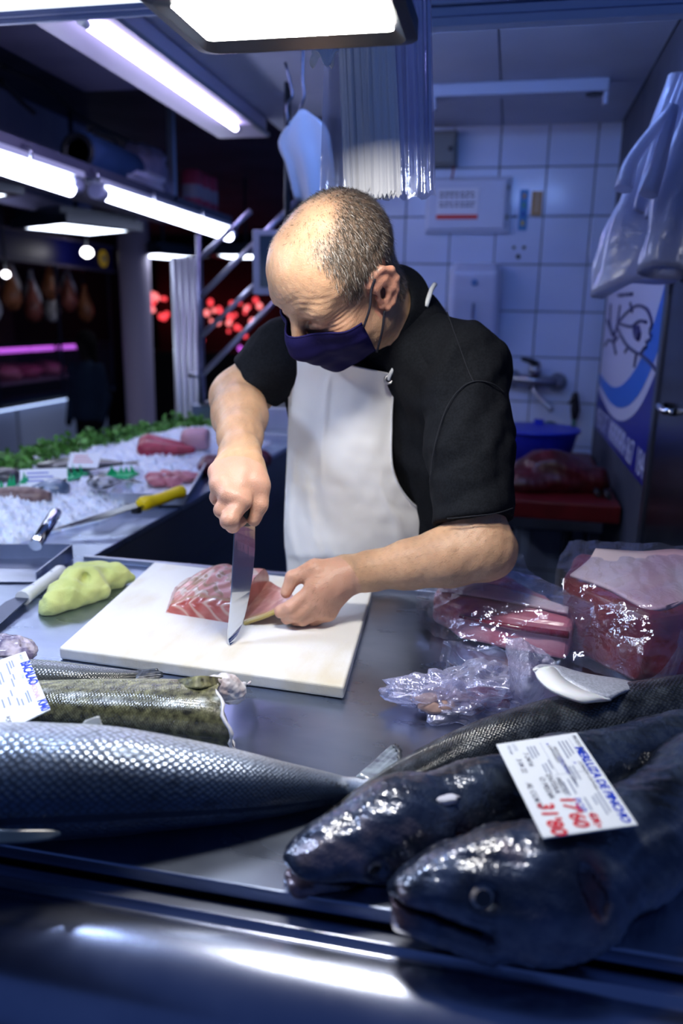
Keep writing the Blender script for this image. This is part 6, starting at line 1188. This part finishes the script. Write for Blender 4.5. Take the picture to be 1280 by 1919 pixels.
# --- apron
def A_(u, v, y): return PY(u, v, y)
ct = [[A_(574, 655, 1.352), A_(600, 668, 1.330), A_(645, 682, 1.318), A_(690, 692, 1.322), A_(744, 702, 1.345)],
      [A_(543, 692, 1.395), A_(585, 705, 1.362), A_(640, 715, 1.345), A_(690, 722, 1.348), A_(738, 728, 1.365)],
      [A_(541, 760, 1.425), A_(585, 770, 1.385), A_(640, 780, 1.362), A_(690, 788, 1.360), A_(734, 795, 1.372)],
      [A_(538, 845, 1.455), A_(585, 855, 1.408), A_(640, 865, 1.380), A_(695, 872, 1.376), A_(738, 885, 1.388)],
      [A_(535, 920, 1.480), A_(590, 925, 1.425), A_(655, 930, 1.396), A_(720, 938, 1.396), A_(775, 945, 1.418)],
      [A_(533, 985, 1.495), A_(595, 985, 1.440), A_(670, 985, 1.412), A_(755, 985, 1.418), A_(838, 978, 1.470)],
      [A_(534, 1035, 1.505), A_(600, 1035, 1.455), A_(680, 1035, 1.436), A_(765, 1035, 1.445), A_(855, 1030, 1.505)],
      [A_(537, 1072, 1.510), A_(605, 1075, 1.478), A_(685, 1078, 1.474), A_(770, 1078, 1.480), A_(860, 1075, 1.52)],
      [A_(537, 1072, 1.510)-[0, -.01, .14], A_(605, 1075, 1.478)-[0, -.01, .14], A_(685, 1078, 1.474)-[0, -.012, .14], A_(770, 1078, 1.480)-[0, -.01, .14], A_(860, 1075, 1.52)-[0, -.01, .14]],
      [A_(537, 1072, 1.510)-[0, -.03, .38], A_(605, 1075, 1.478)-[0, -.02, .38], A_(685, 1078, 1.474)-[0, -.02, .38], A_(770, 1078, 1.480)-[0, -.02, .38], A_(860, 1075, 1.52)-[0, -.03, .38]]]
P = patch(np.array(ct), 150, 80); r_ = np.linspace(0, 1, 150)[:, None]; u = np.linspace(0, 1, 80)[None]
fold = .0035*np.exp(-((u-.42+.25*r_)/.025)**2)*sstep(.05, .15, r_)*sstep(.5, .3, r_)+.004*np.exp(-((u-.75+.35*(r_-.5))/.03)**2)*sstep(.35, .5, r_)*sstep(.75, .6, r_)+.0045*np.exp(-((u-.10-.06*np.sin(r_*9))/.035)**2)*sstep(.25, .45, r_)*sstep(.85, .6, r_)-.004*np.exp(-((u-.22-.10*r_)/.05)**2)*sstep(.3, .5, r_)+.0035*np.exp(-((u-.16-.25*(r_-.3))/.03)**2)*sstep(.35, .5, r_)*sstep(.8, .6, r_)+.0030*np.exp(-((u-.30-.5*(r_-.62))/.03)**2)*sstep(.5, .6, r_)*sstep(.85, .7, r_)
P[..., 1] -= fold+.0012*vnoise(P, 24, 5, 2)
P[..., 1] += .010*np.exp(-u/.03)*sstep(.1, .3, r_)*.6
APR = mat('apron_vinyl', (.90, .90, .88), .28, c2=(.80, .70, .52), ns=5, nd=5, nlo=.62, nhi=.80, bump=.06, bs=40, sss=.06, sssr=(.004, .004, .003), stretch=(1, 1, .8))
ap = grid('apron', P, APR, man, thick=.0022)
MB().tube([p+np.array([0, -.001, 0]) for p in P[:100:2, -1]], .0018, 6).obj('edge_binding', mat('binding', (.7, .72, .75), .4), ap); MB().tube([p+np.array([0, -.001, 0]) for p in P[:100:2, 0]], .0018, 6).obj('edge_binding', mat('binding2', (.7, .72, .75), .4), ap)
g0 = PY(728, 713, 1.346)-FW*.006; nrm = -FW
V = []; a1, a2 = RT, UP
m_ = MB(); ring = [g0+(a1*math.cos(a)+a2*math.sin(a))*.0062 for a in np.linspace(0, 2*pi, 24)]; m_.tube(ring, .0024, 8, cap=False); m_.obj('grommet', mat('grommet_steel', (.45, .45, .45), .3, 1.), ap)
CORD = mat('white_cord', (.70, .74, .76), .6, bump=.6, bs=300)
P = [g0-FW*.003, PY(731, 702, 1.332), PY(740, 686, 1.332), PY(750, 668, 1.340), PY(762, 648, 1.36)]
MB().tube(cubic(np.linspace(0, 1, 5), np.array(P), np.linspace(0, 1, 16)), .0034, 8).obj('neck_cord', CORD, ap)
P = [W(798, 575, 1.312), W(804, 556, 1.312), W(809, 542, 1.322), W(815, 533, 1.345)]
MB().tube(cubic(np.linspace(0, 1, 4), np.array(P), np.linspace(0, 1, 12)), .0042, 8).obj('neck_cord', CORD, ap)

# --- mask: sheet laid over the lower face
fv = hv[ishead & (hv[:, 2] < .05)]; fa = np.arctan2(fv[:, 0], fv[:, 1]-.005); frad = np.hypot(fv[:, 0], fv[:, 1]-.005)
nz_, na = 26, 44; ang = np.linspace(-1.06, 1.06, na); G = np.zeros((nz_, na, 3)); rad = np.zeros((nz_, na)); zz = np.zeros((nz_, na))
for j, a in enumerate(ang):
    k = abs(a)/1.12; ztop = .006-.012*k-.006*k**3; zbot = -.100+.024*k**2
    for i in range(nz_):
        z = ztop+(zbot-ztop)*i/(nz_-1); zz[i, j] = z; w_ = (np.abs(fa-a) < .12) & (np.abs(fv[:, 2]-max(z, -.086)) < .008); rad[i, j] = np.percentile(frad[w_], 95) if w_.any() else .07
cen_ = np.exp(-(ang/.45)**2)[None]; zmid = np.exp(-((zz+.035)/.04)**2)
i1_, i2_ = 7, nz_-4
for i in range(i1_, i2_): rad[i] = np.maximum(rad[i], rad[i1_]+(rad[i2_]-rad[i1_])*(i-i1_)/(i2_-i1_)+.002)
rad = rad+.004+.003*cen_*zmid; rad[-4:] = np.maximum(rad[-4:], rad[-6]*.90)
for _ in range(6): rad[1:-1] = .5*rad[1:-1]+.25*(rad[2:]+rad[:-2]); rad[:, 1:-1] = .5*rad[:, 1:-1]+.25*(rad[:, 2:]+rad[:, :-2])
i_ = np.arange(nz_)[:, None]/(nz_-1); rad = rad+.0012*np.sin(i_*2*pi*3.5)*(1-np.abs(ang)[None]/1.3)+.001*np.sin(ang*14+i_*5)[...]
for i in range(nz_):
    for j in range(na): G[i, j] = hp(rad[i, j]*math.sin(ang[j]), .005+rad[i, j]*math.cos(ang[j]), zz[i, j])
NAVY = mat('navy_cloth', (.007, .005, .055), .75, bump=.3, bs=700, spec=.2)
mk = grid('face_mask', G[:, ::-1], NAVY, man, thick=.002, sub=1)
MB().tube(G[0], .0018, 6).obj('nose_wire_edge', NAVY, mk); MB().tube(G[-1], .0016, 6).obj('lower_edge', NAVY, mk)
LOOP = mat('ear_loop', (.006, .006, .015), .7)
for s_, jj in ((-1, 0), (1, -1)):
    a = (G[1, jj]-HO)@HB; b = (G[-2, jj]-HO)@HB; e1_ = np.array([s_*.084, .012, .022]); e2_ = np.array([s_*.0815, .006, -.030])
    m1 = (a+e1_)/2+np.array([s_*.004, 0, 0]); m2 = (b+e2_)/2+np.array([s_*.005, .0, .004])
    for q in ([a, m1, e1_, np.array([s_*.086, .0, .032])], [b, m2, e2_]): MB().tube(cubic(np.linspace(0, 1, len(q)), np.array([hp(*p) for p in q]), np.linspace(0, 1, 18)), .0021, 6).obj('ear_loop', LOOP, mk)
